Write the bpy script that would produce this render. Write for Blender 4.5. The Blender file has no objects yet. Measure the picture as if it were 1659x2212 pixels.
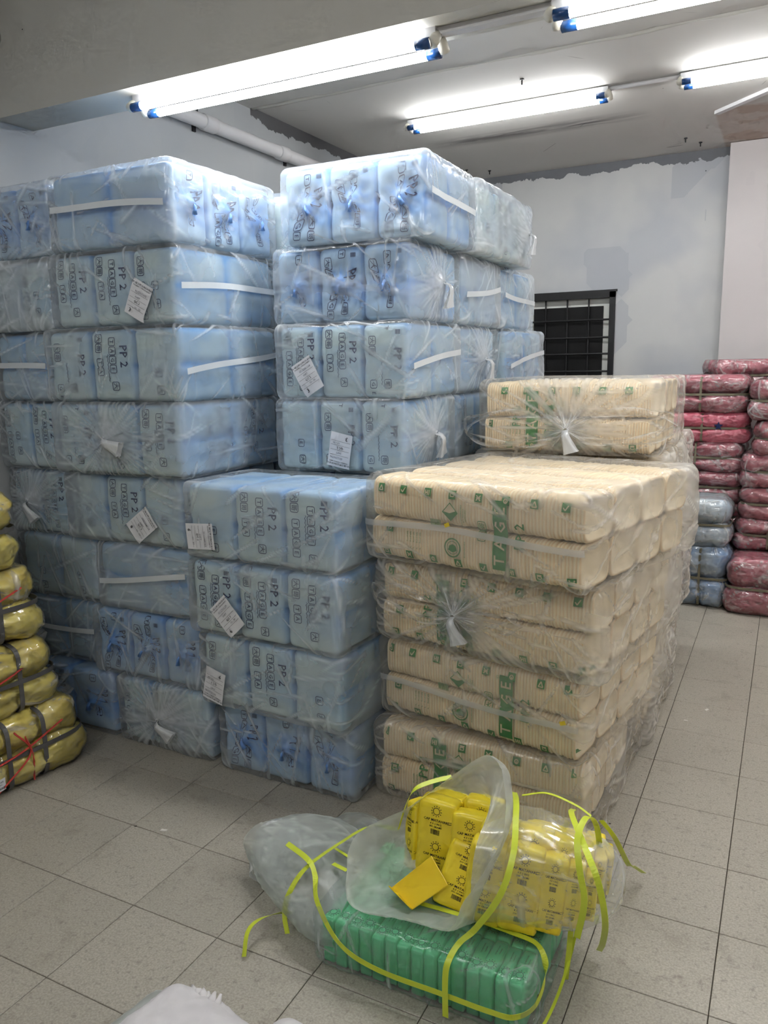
import bpy, math, random
import numpy as np
from mathutils import Vector, Matrix
from mathutils.bvhtree import BVHTree

SC = bpy.context.scene
COL = SC.collection
# ---------------------------------------------------------------- camera
def make_camera():
    f, pit, yaw, rol = 1698.463, 0.183459, 0.47586, -0.0177725
    cy, sy = math.cos(yaw), math.sin(yaw)
    fw = Vector((-sy*math.cos(pit), cy*math.cos(pit), -math.sin(pit)))
    r = Vector((cy, sy, 0)); u = r.cross(fw)
    r2 = r*math.cos(rol) + u*math.sin(rol); u2 = -r*math.sin(rol) + u*math.cos(rol)
    cam = bpy.data.cameras.new('camera'); o = bpy.data.objects.new('camera', cam); COL.objects.link(o)
    cam.sensor_fit = 'VERTICAL'; cam.sensor_height = 24.0; cam.lens = f/2212*24.0
    cam.clip_start = 0.05; cam.clip_end = 60
    M = Matrix((r2, u2, -fw)).transposed().to_4x4(); M.translation = Vector((2.47304, -2.04671, 1.50143))
    o.matrix_world = M
    SC.camera = o
make_camera()
# ---------------------------------------------------------------- world, exposure, lamps' strength
W = bpy.data.worlds.new('world'); SC.world = W; W.use_nodes = True
W.node_tree.nodes['Background'].inputs[0].default_value = (0.6, 0.6, 0.6, 1)
W.node_tree.nodes['Background'].inputs[1].default_value = 0.25
SC.view_settings.view_transform = 'Standard'; SC.view_settings.look = 'None'
SC.view_settings.exposure = 0.0; SC.view_settings.gamma = 1.0
SC.view_settings.use_curve_mapping = False
SC.cycles.transparent_max_bounces = 10
SC.cycles.max_bounces = 5; SC.cycles.diffuse_bounces = 3; SC.cycles.glossy_bounces = 2; SC.cycles.transmission_bounces = 2; SC.cycles.caustics_reflective = False; SC.cycles.caustics_refractive = False
SC.cycles.use_adaptive_sampling = True; SC.cycles.adaptive_threshold = 0.12; SC.cycles.adaptive_min_samples = 8
SC.cycles.use_denoising = True
TUBE_STRENGTH = 60.0
TUBE_COLOR = (0.98, 0.99, 1.0)

# ---------------------------------------------------------------- node helpers
def srgb(r, g, b):
    def c(v):
        v /= 255.0
        return v/12.92 if v <= 0.04045 else ((v+0.055)/1.055)**2.4
    return (c(r), c(g), c(b), 1.0)
class NT:
    def __init__(s, name):
        s.m = bpy.data.materials.new(name); s.m.use_nodes = True
        s.t = s.m.node_tree; s.t.nodes.clear()
        s.out = s.t.nodes.new('ShaderNodeOutputMaterial')
    def n(s, typ, ins=None, **kw):
        nd = s.t.nodes.new(typ)
        for k, v in kw.items(): setattr(nd, k, v)
        for k, v in (ins or {}).items():
            sock = nd.inputs[k]
            if isinstance(v, bpy.types.NodeSocket): s.t.links.new(v, sock)
            elif isinstance(v, bpy.types.Node): s.t.links.new(v.outputs[0], sock)
            else: sock.default_value = v
        return nd
    def coords(s, which='Object', scale=(1, 1, 1), rot=(0, 0, 0), loc=(0, 0, 0)):
        tc = s.n('ShaderNodeTexCoord')
        mp = s.n('ShaderNodeMapping', {'Vector': tc.outputs[which], 'Scale': scale, 'Rotation': rot, 'Location': loc})
        return mp.outputs[0]
    def noise(s, vec, scale, detail=3, rough=0.5, dist=0.0):
        return s.n('ShaderNodeTexNoise', {'Vector': vec, 'Scale': scale, 'Detail': detail, 'Roughness': rough, 'Distortion': dist}).outputs[0]
    def ramp(s, fac, stops):
        nd = s.n('ShaderNodeValToRGB', {'Fac': fac}); e = nd.color_ramp.elements
        while len(e) < len(stops): e.new(0.5)
        for i, (p, c) in enumerate(stops):
            e[i].position = p; e[i].color = c if len(c) == 4 else (c[0], c[0], c[0], 1)
        return nd.outputs[0]
    def mix(s, fac, a, b, blend='MIX'):
        nd = s.n('ShaderNodeMix', data_type='RGBA', blend_type=blend)
        for idx, v in ((0, fac), (6, a), (7, b)):
            if isinstance(v, bpy.types.NodeSocket): s.t.links.new(v, nd.inputs[idx])
            else: nd.inputs[idx].default_value = v
        return nd.outputs[2]
    def math(s, op, a, b=0.0, clamp=False):
        nd = s.n('ShaderNodeMath', operation=op); nd.use_clamp = clamp
        for idx, v in ((0, a), (1, b)):
            if isinstance(v, bpy.types.NodeSocket): s.t.links.new(v, nd.inputs[idx])
            else: nd.inputs[idx].default_value = v
        return nd.outputs[0]
    def bump(s, h, strength=0.3, dist=0.01):
        return s.n('ShaderNodeBump', {'Height': h, 'Strength': strength, 'Distance': dist}).outputs[0]
    def attr(s, name):
        return s.n('ShaderNodeAttribute', attribute_name=name).outputs['Fac']
    def bsdf(s, col, rough=0.5, normal=None, spec=0.5, metal=0.0, **more):
        ins = {'Base Color': col, 'Roughness': rough, 'Specular IOR Level': spec, 'Metallic': metal}
        if normal is not None: ins['Normal'] = normal
        ins.update(more)
        b = s.n('ShaderNodeBsdfPrincipled', ins)
        return b.outputs[0]
    def done(s, sh):
        s.t.links.new(sh, s.out.inputs[0]); return s.m

def simple(name, col, rough=0.5, spec=0.4, metal=0.0, bscale=60, bstr=0.1, var=0.08):
    t = NT(name); v = t.coords()
    nz = t.noise(v, bscale, 4)
    big = t.noise(v, 4.0, 3)
    c = t.mix(t.math('MULTIPLY', big, var*2), col, (col[0]*0.55, col[1]*0.55, col[2]*0.55, 1))
    return t.done(t.bsdf(c, rough, t.bump(nz, bstr, 0.002), spec, metal))

def crease_height(t, v, s=1.0):
    """long angular crease pattern of thin film"""
    return t.n('ShaderNodeTexNoise', {'Vector': v, 'Scale': 8.0*s, 'Detail': 2, 'Roughness': 0.6, 'Distortion': 0.0}, noise_type='RIDGED_MULTIFRACTAL').outputs[0]

def film(name, base_haze=0.12, tint=(0.93, 0.96, 0.98, 1), white=(0.85, 0.88, 0.9, 1), rough=0.16, crease=0.35, stretch=(1, 1, 2.2), rot=(0.5, 0.4, 0.3), bstr=0.55, gloss=0.22):
    t = NT(name)
    v = t.coords('Object', stretch, rot)
    h = crease_height(t, v, 1.2)
    nrm = t.bump(h, bstr, 0.012)
    hz = t.math('ADD', t.attr('haze'), base_haze, clamp=True)
    tr = t.n('ShaderNodeBsdfTransparent', {'Color': tint})
    df = t.n('ShaderNodeBsdfDiffuse', {'Color': white, 'Normal': nrm})
    tl = t.n('ShaderNodeBsdfTranslucent', {'Color': white, 'Normal': nrm})
    dd = t.n('ShaderNodeMixShader', {0: 0.3, 1: df, 2: tl})
    m1 = t.n('ShaderNodeMixShader', {0: hz, 1: tr, 2: dd})
    lw = t.n('ShaderNodeLayerWeight', {'Blend': 0.25, 'Normal': nrm})
    gl = t.n('ShaderNodeBsdfGlossy', {'Color': (1, 1, 1, 1), 'Roughness': rough, 'Normal': nrm})
    fac = t.math('ADD', t.math('MULTIPLY', lw.outputs[0], gloss), 0.03, clamp=True)
    m2 = t.n('ShaderNodeMixShader', {0: fac, 1: m1, 2: gl})
    return t.done(m2.outputs[0])

def pack_mat(name, pale, deep, rough=0.38, tscale=6.0, bstr=0.5, thr=(0.45, 0.75)):
    """wrapped goods: pale contents seen through a tinted film that is deeper where it gathers"""
    t = NT(name); v = t.coords('Object', (1, 1, 1.6), (0.3, 0.2, 0.6))
    a = crease_height(t, v, 1.6)
    n1 = t.noise(v, tscale, 2, 0.55)
    f = t.math('ADD', t.attr('tint'), t.math('MULTIPLY', t.ramp(n1, [(thr[0], (0,)), (thr[1], (1,))]), 0.45), clamp=True)
    c = t.mix(f, pale, deep)
    return t.done(t.bsdf(c, rough, t.bump(t.math('MULTIPLY', a, .7), bstr, 0.008), 0.5))

M = {}
M['film'] = film('clear_bag_film', 0.09, (0.97, 0.98, 0.99, 1))
M['film_beige'] = film('cloudy_bag_film', 0.09, (0.99, 0.98, 0.96, 1), (0.9, 0.88, 0.84, 1), 0.2, 0.5, (1, 1, 1.6), (0.2, 0.6, 0.9), 0.5)
M['film_thick'] = film('frosted_bag_film', 0.44, (0.9, 0.93, 0.9, 1), (0.78, 0.82, 0.79, 1), 0.3, 0.3, (1, 1, 1), (0.2, 0.9, 0.2), 0.4)
M['film_knot'] = film('gathered_film', 0.42, (0.95, 0.97, 0.98, 1), (0.88, 0.9, 0.92, 1), 0.2, 0.5, (1, 1, 1), (0, 0, 0), 0.5)
M['film_bright'] = film('shiny_wrap_film', 0.05, (0.97, 0.97, 0.95, 1), (0.85, 0.84, 0.82, 1), 0.1, 0.25, (1, 2.2, 1), (0.4, 0.1, 0.5), 0.8, 0.9)
M['blue_pack'] = pack_mat('blue_wrapped_pack', srgb(200, 219, 219), srgb(112, 166, 222))
M['blue_pack_dark'] = pack_mat('deep_blue_wrapped_pack', srgb(196, 218, 224), srgb(92, 150, 220), thr=(0.5, 0.75))
M['blue_twist'] = pack_mat('twisted_blue_film', srgb(150, 192, 238), srgb(76, 126, 206))
M['navy'] = simple('navy_print', srgb(22, 36, 88), 0.5, 0.3, bstr=0)
M['green_ink'] = simple('green_print', srgb(52, 132, 58), 0.5, 0.3, bstr=0)
M['cream_ink'] = simple('unprinted_gap', srgb(232, 214, 178), 0.5, 0.3, bstr=0)
M['tape'] = simple('white_tape', srgb(222, 228, 232), 0.35, 0.5, bscale=30, bstr=0.3)
M['paper'] = simple('label_paper', srgb(235, 236, 240), 0.7, 0.2, bscale=25, bstr=0.2)
M['ink'] = simple('black_ink', srgb(30, 30, 40), 0.6, 0.2, bstr=0)
M['greyink'] = simple('grey_ink', srgb(110, 112, 125), 0.6, 0.2, bstr=0)

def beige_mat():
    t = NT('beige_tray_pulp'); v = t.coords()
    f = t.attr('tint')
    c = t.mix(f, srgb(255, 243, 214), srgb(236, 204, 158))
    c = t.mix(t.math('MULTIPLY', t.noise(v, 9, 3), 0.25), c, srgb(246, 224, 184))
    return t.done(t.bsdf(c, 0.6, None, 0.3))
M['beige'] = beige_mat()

# ---------------------------------------------------------------- mesh helpers
def add_attr(me, name, vals):
    a = me.attributes.new(name, 'FLOAT', 'POINT'); a.data.foreach_set('value', np.asarray(vals, np.float32))
def mk_mesh(name, verts, faces, mats, smooth=True, attrs=None, midx=None):
    me = bpy.data.meshes.new(name)
    verts = np.asarray(verts, np.float64)
    me.from_pydata(verts.tolist(), [], faces if isinstance(faces, list) else faces.tolist())
    for m in (mats if isinstance(mats, (list, tuple)) else [mats]): me.materials.append(m)
    if smooth: me.polygons.foreach_set('use_smooth', [True]*len(me.polygons))
    if midx is not None: me.polygons.foreach_set('material_index', midx)
    for k, v in (attrs or {}).items(): add_attr(me, k, v)
    me.update(); return me
def link(name, me, parent=None, loc=(0, 0, 0), rot=(0, 0, 0), scale=(1, 1, 1)):
    o = bpy.data.objects.new(name, me); COL.objects.link(o)
    o.location = loc; o.rotation_euler = rot; o.scale = scale
    if parent is not None: o.parent = parent
    return o
def tag(o, label=None, cat=None, group=None, kind=None):
    if label: o['label'] = label
    if cat: o['category'] = cat
    if group: o['group'] = group
    if kind: o['kind'] = kind
    return o
def thing(name, label, cat, loc=(0, 0, 0), rz=0.0, group=None):
    return tag(link(name, None, None, loc, (0, 0, rz)), label, cat, group)

class MB:
    """collects simple solids into one mesh"""
    def __init__(s): s.v = []; s.f = []; s.mi = []
    def raw(s, v, f, mi=0):
        b = len(s.v); s.v += [tuple(map(float, p)) for p in v]; s.f += [[b+i for i in q] for q in f]; s.mi += [mi]*len(f); return s
    def box(s, x0, x1, y0, y1, z0, z1, mi=0):
        v = [(x, y, z) for z in (z0, z1) for y in (y0, y1) for x in (x0, x1)]
        return s.raw(v, [[0, 2, 3, 1], [4, 5, 7, 6], [0, 1, 5, 4], [2, 6, 7, 3], [0, 4, 6, 2], [1, 3, 7, 5]], mi)
    def tube(s, pts, r, n=12, mi=0, cap=True):
        pts = [Vector(p) for p in pts]; rs = r if isinstance(r, (list, tuple)) else [r]*len(pts)
        rings = []; up = Vector((0, 0, 1))
        for i, p in enumerate(pts):
            d = (pts[min(i+1, len(pts)-1)] - pts[max(i-1, 0)]).normalized()
            a = d.cross(up)
            if a.length < 0.1: a = d.cross(Vector((0, 1, 0)))
            a.normalize(); b = d.cross(a)
            rings.append([p + (a*math.cos(2*math.pi*k/n) + b*math.sin(2*math.pi*k/n))*rs[i] for k in range(n)])
        v = [q for R in rings for q in R]; f = []
        for i in range(len(pts)-1):
            for k in range(n):
                f.append([i*n+k, (i+1)*n+k, (i+1)*n+(k+1) % n, i*n+(k+1) % n])
        if cap: f.append(list(range(n))); f.append([(len(pts)-1)*n+k for k in range(n-1, -1, -1)])
        return s.raw(v, f, mi)
    def build(s, name, mats, parent=None, smooth=False, loc=(0, 0, 0), rot=(0, 0, 0)):
        return link(name, mk_mesh(name, s.v, s.f, mats, smooth, midx=s.mi), parent, loc, rot)

# value noise, vectorised
def _hash(ix, iy, iz, seed):
    h = (ix.astype(np.int64)*374761393 + iy.astype(np.int64)*668265263 + iz.astype(np.int64)*2147483647 + seed*1274126177) & 0xffffffff
    h = ((h ^ (h >> 13))*1274126177) & 0xffffffff
    h = ((h ^ (h >> 16))*2246822519) & 0xffffffff
    return (h & 0xffff)/65535.0
def vnoise(p, seed=0):
    i = np.floor(p).astype(np.int64); f = p-i; f = f*f*(3-2*f); r = 0
    for dx in (0, 1):
        for dy in (0, 1):
            for dz in (0, 1):
                w = (f[:, 0] if dx else 1-f[:, 0])*(f[:, 1] if dy else 1-f[:, 1])*(f[:, 2] if dz else 1-f[:, 2])
                r = r + w*_hash(i[:, 0]+dx, i[:, 1]+dy, i[:, 2]+dz, seed)
    return r
def ridge(p, seed=0):
    return 1-np.abs(2*vnoise(p, seed)-1)
def rotm(a, b, c):
    return np.array(Matrix.Rotation(a, 3, 'X') @ Matrix.Rotation(b, 3, 'Y') @ Matrix.Rotation(c, 3, 'Z'))
def folds(p, seed, s=1.0):
    """crumple height 0..1 built from stretched ridges in several directions"""
    rs = np.random.RandomState(seed); h = 0
    for k, (fr, am) in enumerate(((5, .45), (9, .3), (17, .17), (31, .08))):
        R = rotm(*(rs.rand(3)*3.0))
        q = (p @ R.T)*np.array([1, 1, 0.35])*fr*s
        h = h + am*ridge(q, seed*7+k)**2
    return h

def creases(p, nrm, seed, n=70, w=(.0032, .0055), L=(.03, .13), hubs=(), hub_n=46, bias=None):
    """straight thin creases 0..1 on a film: short random ones plus long ones radiating from hubs (point, radius)"""
    rs = np.random.RandomState(seed+100); h = np.zeros(len(p)); P = []
    for k in range(n):
        i = rs.randint(len(p)); nn = nrm[i]
        t = np.cross(nn, rs.normal(size=3) if bias is None or rs.rand() < .5 else np.array(bias)+rs.normal(size=3)*.35); l = np.linalg.norm(t)
        if l < 1e-3: continue
        P.append((p[i], nn, t/l, rs.uniform(*w), rs.uniform(*L), rs.uniform(.3, 1)))
    for (hc, R, hn) in hubs:
        hc = np.array(hc, float); hn = np.array(hn, float)
        a = np.cross(hn, (0, 0, 1.)); b = np.cross(hn, a)
        for k in range(hub_n):
            th = 2*math.pi*(k+rs.uniform(-.4, .4))/hub_n; t = a*math.cos(th)+b*math.sin(th); l = R*rs.uniform(.35, .6)
            P.append((hc+t*l*1.0, hn, t, rs.uniform(.0036, .007), l, rs.uniform(.45, 1)))
    for (c, nn, t, w_, l, am) in P:
        d = p-c; al = d@t; m = np.abs(al) < l*1.6
        if not m.any(): continue
        q = d[m]; dist = q@np.cross(nn, t); dep = q@nn
        h[m] = np.maximum(h[m], am*np.exp(-(dist/w_)**2-(al[m]/l)**4-(dep/.04)**2))
    return h

_gc = {}
def cube_grid(nx, ny, nz):
    key = (nx, ny, nz)
    if key in _gc: return _gc[key]
    idx = {}; V = []; F = []
    N = (nx, ny, nz)
    def vid(c):
        if c not in idx: idx[c] = len(V); V.append(c)
        return idx[c]
    for ax in range(3):
        a, b = (ax+1) % 3, (ax+2) % 3
        for side in (0, N[ax]):
            for i in range(N[a]):
                for j in range(N[b]):
                    q = []
                    for (di, dj) in ((0, 0), (1, 0), (1, 1), (0, 1)):
                        c = [0, 0, 0]; c[ax] = side; c[a] = i+di; c[b] = j+dj; q.append(vid(tuple(c)))
                    F.append(q if side else q[::-1])
    V = np.array(V, float)/np.array(N)*2-1
    _gc[key] = (V, F); return _gc[key]
def softbox(sx, sy, sz, n=(20, 20, 12), r=0.04, bulge=0.01):
    """rounded, slightly inflated box centred on its base; returns verts, faces, outward normals, cube coords"""
    C, F = cube_grid(*n)
    W_ = C*0.55 + 0.45*np.sin(C*math.pi/2)       # denser near the edges
    h = np.array([sx, sy, sz])/2
    rr = np.minimum(r, h*0.95)
    p = W_*h; q = np.clip(p, -(h-rr), h-rr); d = p-q
    dn = d/rr; L = np.maximum(np.linalg.norm(dn, axis=1, keepdims=True), 1e-9)
    Linf = np.max(np.abs(dn), axis=1, keepdims=True)
    p = q + dn/L*Linf*rr
    nrm = dn/L
    u2 = W_**2
    for ax in range(3):
        a, b = (ax+1) % 3, (ax+2) % 3
        m = np.abs(nrm[:, ax])
        p[:, ax] += np.sign(W_[:, ax])*m*bulge*(1-u2[:, a])*(1-u2[:, b])
    p[:, 2] += sz/2
    return p, F, nrm, W_

# ---------------------------------------------------------------- 2-D decal pieces (metres)
_tc = {}
def txt2d(s, size):
    if s not in _tc:
        c = bpy.data.curves.new('tmp', 'FONT'); c.body = s; c.resolution_u = 1; c.offset = .012 if ord(s[0]) < 256 else .006
        o = bpy.data.objects.new('tmp', c); COL.objects.link(o)
        me = bpy.data.meshes.new_from_object(o.evaluated_get(bpy.context.evaluated_depsgraph_get()))
        v = np.array([x.co[:2] for x in me.vertices]) if len(me.vertices) else np.zeros((0, 2))
        f = [list(p.vertices) for p in me.polygons]
        bpy.data.objects.remove(o); bpy.data.curves.remove(c); bpy.data.meshes.remove(me)
        if len(v): v = v-(v.min(0)+v.max(0))/2
        _tc[s] = (v, f)
    v, f = _tc[s]
    return v*size, f
def shp(v, f, at=(0, 0), rot=0.0, mi=0):
    c, s_ = math.cos(rot), math.sin(rot); v = np.asarray(v, float)
    return (v @ np.array([[c, s_], [-s_, c]]) + np.array(at), f, mi)
def rrect(w, h, r, k=3):
    o = []
    for (sx, sy, a0) in ((1, 1, 0), (-1, 1, 90), (-1, -1, 180), (1, -1, 270)):
        for i in range(k+1):
            a = math.radians(a0+90*i/k); o.append((sx*(w/2-r)+r*math.cos(a), sy*(h/2-r)+r*math.sin(a)))
    return o
def outline(w, h, r, t):
    a = rrect(w, h, r); b = rrect(w-2*t, h-2*t, max(r-t, 1e-4)); n = len(a)
    return np.array(a+b), [[i, (i+1) % n, n+(i+1) % n, n+i] for i in range(n)]
def grid2(w, h, n=3):
    v = [((i/n-.5)*w, (j/n-.5)*h) for j in range(n+1) for i in range(n+1)]
    return np.array(v), [[j*(n+1)+i, j*(n+1)+i+1, (j+1)*(n+1)+i+1, (j+1)*(n+1)+i] for j in range(n) for i in range(n)]
def ringd(r, t, n=24, sx=1.0):
    v = [(q*math.cos(2*math.pi*i/n)*sx, q*math.sin(2*math.pi*i/n)) for q in (r, r-t) for i in range(n)]
    return np.array(v), [[i, (i+1) % n, n+(i+1) % n, n+i] for i in range(n)]
def poly(pts): return np.array(pts), [list(range(len(pts)))]
def barcode(w, h, rs):
    v = []; f = []; x = -w/2
    while x < w/2:
        t = w*rs.choice([.02, .03, .05]); b = len(v); v += [(x, -h/2), (x+t, -h/2), (x+t, h/2), (x, h/2)]; f.append([b, b+1, b+2, b+3]); x += t+w*rs.choice([.02, .03])
    return np.array(v), f
def compose(parts, at=(0, 0), rot=0.0):
    out = []
    for (v, f, mi) in parts:
        v2, f2, _ = shp(v, f, at, rot); out.append((v2, f2, mi))
    return out
def squiggle(L, a, t=0.0012, n=26):
    v = []
    for i in range(n+1):
        x = (i/n-.5)*L; y = a*math.sin(i*1.7)*(0.6+0.4*math.sin(i*.9)); v += [(x, y-t), (x, y+t)]
    return np.array(v), [[2*i, 2*i+2, 2*i+3, 2*i+1] for i in range(n)]
def boxed(chars, s, gap=1.06, fill=False):
    """letters each in its own rounded box, running along +x"""
    P = []; n = len(chars)
    for i, ch in enumerate(chars):
        x = (i-(n-1)/2)*s*gap
        if fill:
            g = grid2(s*.98, s*.8, 4); P.append(shp(*g, (x, 0), 0, 0)); P.append(shp(*txt2d(ch, s*.86), (x, 0), 0, 1))
        else:
            P.append(shp(*outline(s, s, s*.22, s*.08), (x, 0))); P.append(shp(*txt2d(ch, s*.72), (x, 0)))
    return P
def blue_print(rs, w, h):
    """columns of print on one blue pack, text reading downward"""
    P = []; s = 0.033; dn = -math.pi/2
    if rs.rand() < .5: dn = math.pi/2 if rs.rand() < .35 else dn
    c1, c2, c3 = -w*.27, w*.05, w*.3
    o = rs.uniform(-.03, .03)
    P += compose(boxed('大哥', s), (c1, .07+o), dn)
    P += compose(boxed('TAGE', s*.95), (c1+.004, -.05+o), dn)
    P += compose([shp(*txt2d('PP 2', .046))], (c3, .02+o), dn)
    P += compose([shp(*squiggle(.1, .0035))], (c2-.022, -.02+o), dn)
    P += compose(boxed('TAGE', s*.95), (c2, .05-o), dn)
    P += compose(boxed('大哥', s), (c2+.004, -.08-o), dn)
    P += compose([shp(*barcode(.022, .016, rs))], (c3, .1), 0)
    lim = h/2-.012; thin = rs.uniform(0, .55); kp = 0
    out = []
    for (v, f, mi) in P:
        kp += 1
        if kp % 4 == 1: keep = rs.rand() > thin
        if keep and np.abs(v[:, 1]).max() < lim+.012 and np.abs(v[:, 0]).max() < w/2-.004: out.append((v, f, mi))
    return out
def project(parts, bvh, org, U, V, D, off=0.0015, back=0.3, maxd=None, name='print', mats=None):
    """lay 2-D pieces on a surface: org + u*U + v*V, shot along D"""
    vs = []; fs = []; mi = []
    org, U, V, D = Vector(org), Vector(U), Vector(V), Vector(D)
    for (v, f, m) in parts:
        b = len(vs); ok = np.ones(len(v), bool)
        for i, (a, c) in enumerate(v):
            p = org+U*a+V*c
            hit, nn, _, dist = bvh.ray_cast(p-D*back, D)
            if hit is None or (maxd is not None and dist > back+maxd):
                ok[i] = maxd is not None; hit = p+D*(maxd or 0)
            vs.append(tuple(hit-D*(off*(1+m*.7))))
        for q in f:
            if all(ok[i] for i in q): fs.append([b+i for i in q]); mi.append(m)
    if not fs: return None
    return mk_mesh(name, vs, fs, mats or [M['navy']], True, midx=mi)
def bvh_of(v, f): return BVHTree.FromPolygons([tuple(x) for x in v], f)

# ---------------------------------------------------------------- blue bales
PW, PD, PH = 0.2, 0.46, 0.262
def make_pack(seed, style, lite=False):
    """one wrapped pack of nested boxes; front is -Y. returns list of (part name, mesh)"""
    n = (8, 10, 8) if lite else (18, 22, 20)
    v, F, nm, c = softbox(PW, PD, PH, n, 0.024, 0.003)
    # the four stacks inside show as a cross groove on the flat ends
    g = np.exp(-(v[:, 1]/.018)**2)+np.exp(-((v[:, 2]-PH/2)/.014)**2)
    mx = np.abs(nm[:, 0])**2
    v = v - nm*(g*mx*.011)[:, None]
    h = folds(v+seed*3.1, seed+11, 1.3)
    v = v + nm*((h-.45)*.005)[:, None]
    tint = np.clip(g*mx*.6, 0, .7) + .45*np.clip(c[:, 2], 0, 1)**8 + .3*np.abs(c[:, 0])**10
    zc = PH/2; cx = 0
    if style == 'k':
        rr = np.hypot(v[:, 0]-cx, v[:, 2]-zc); th = np.arctan2(v[:, 2]-zc, v[:, 0]-cx)
        fr = np.clip(-nm[:, 1], 0, 1)
        rad = 1.3*(np.sin(th*9+seed)+.6*np.sin(th*14+2*seed))*np.exp(-(rr/.07)**2)*.006*np.clip(rr/.02, 0, 1)
        v[:, 1] -= fr*(rad+.018*np.exp(-(rr/.022)**2)-.014*np.exp(-((rr-.05)/.03)**2))
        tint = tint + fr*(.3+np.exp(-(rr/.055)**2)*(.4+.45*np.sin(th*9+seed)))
    me = [('pack', mk_mesh('pack', v, F, M['blue_pack_dark' if style == 'k' else 'blue_pack'], True, {'tint': np.clip(tint, 0, 1)}))]
    if lite: return me
    rs = np.random.RandomState(seed)
    b = bvh_of(v, F)
    parts = blue_print(rs, PW, PH)
    if style == 'k':
        # pattern gets dragged toward the twist
        P2 = []
        for (a, f, mi) in parts:
            a = a.copy(); rr = np.hypot(a[:, 0], a[:, 1]); k = np.clip((rr-.0)/.09, 0.3, 1)
            sw = .9*np.exp(-(rr/.05)**2)
            ca, sa = np.cos(sw), np.sin(sw)
            P2.append((np.stack([(a[:, 0]*ca-a[:, 1]*sa)*k, (a[:, 0]*sa+a[:, 1]*ca)*k], 1), f, mi))
        parts = P2
    pm = project(parts, b, (0, -PD/2, zc), (1, 0, 0), (0, 0, 1), (0, 1, 0))
    if pm: me.append(('print', pm))
    if style == 'k':
        T = MB(); a = rs.uniform(-.8, .8)-1.5
        T.tube([(cx, -PD/2-.004, zc), (cx+.002, -PD/2-.016, zc), (cx+.012*math.cos(a), -PD/2-.022, zc+.012*math.sin(a)), (cx+.035*math.cos(a), -PD/2-.02, zc+.035*math.sin(a))], [.010, .005, .006, .010], 9)
        me.append(('twisted_end', mk_mesh('twisted_end', T.v, T.f, M['blue_twist'], True, {'tint': [.3]*len(T.v)})))
    return me
_packs = {}
def pack_set(style, k, lite=False):
    key = (style, k, lite)
    if key not in _packs: _packs[key] = make_pack(3+k*5+(40 if style == 'k' else 0), style, lite)
    return _packs[key]
def star_knot(R, seed, tail=(0.5, -0.8), up=1.0):
    """gathered film: pleats running to a tie, and the loose tail. Lies in local XZ, sticks out toward -Y"""
    rs = np.random.RandomState(seed); nr, nt = 9, 160
    v = []; hz = []
    arms = np.array([0.6, 1.25, 1.9, 2.55, 3.6, 4.2, 4.75, 5.5])+rs.uniform(-.2, .2, 8)
    for i in range(nr):
        q = i/(nr-1)
        for k in range(nt):
            th = 2*math.pi*k/nt
            near = np.exp(-(((th-arms+math.pi) % (2*math.pi)-math.pi)/.13)**2).max()
            rad = .006+(R*(.42+.13*near)-.006)*q*(1+.06*math.sin(5*th+seed))
            pl = (math.sin(th*17+seed)*.5+math.sin(th*29)*.3+near)*.008*(q*(1-q)*3)
            out = .034*(1-q)**2.2+pl+.003
            v.append((rad*math.cos(th)*1.25, -out, rad*math.sin(th)))
            fn = .5+.5*math.sin(th*37+2*math.sin(th*5+seed)); hz.append(-.42+(1-q)**.9*(.3*near+.6*fn**2)+.6*(1-q)**3)
    f = [[i*nt+k, (i+1)*nt+k, (i+1)*nt+(k+1) % nt, i*nt+(k+1) % nt] for i in range(nr-1) for k in range(nt)]
    b = len(v); n = 16
    tx, tz = tail; L = math.hypot(tx, tz); tx /= L; tz /= L
    prof = [(0, .034, .014), (.006, .052, .011), (.018, .06, .013), (.036, .058, .015), (.062, .05, .021), (.09, .042, .032)]
    for j, (d, o, w) in enumerate(prof):
        for k in range(n):
            a = 2*math.pi*k/n; rr = w*(1+.25*math.sin(a*4+j))
            v.append((tx*d-tz*math.cos(a)*rr, -o-math.sin(a)*rr*.45, tz*d+tx*math.cos(a)*rr)); hz.append(.5)
    f += [[b+j*n+k, b+(j+1)*n+k, b+(j+1)*n+(k+1) % n, b+j*n+(k+1) % n] for j in range(len(prof)-1) for k in range(n)]
    return mk_mesh('knot', v, f, M['film_knot'], True, {'haze': hz})
def label_parts(num, rs, qc='QC 2', big='3'):
    w, h = .072, .1; P = []
    P.append(shp(*txt2d('TA GE 2 PP LUNCH BOX', .0072), (0, .041)))
    P.append(shp(*txt2d('PACKING : 1 500PCS X 4PKTS', .0046), (0, .034)))
    P.append(shp(*txt2d(num, .0085), (.006, .022), 0, 1))
    for y in (.015, .0, -.014, -.026): P.append(shp(*grid2(w*.86, .0006, 3), (0, y)))
    P.append(shp(*txt2d('SHIFT', .007), (0, .007), 0, 1))
    P.append(shp(*txt2d(qc, .0095), (0, -.007)))
    P.append(shp(*txt2d('10 - 30', .008), (.012, -.021), 0, 1))
    P.append(shp(*txt2d(big, .017), (-.018, -.036)))
    return P
SX = {'mats': None}
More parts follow.
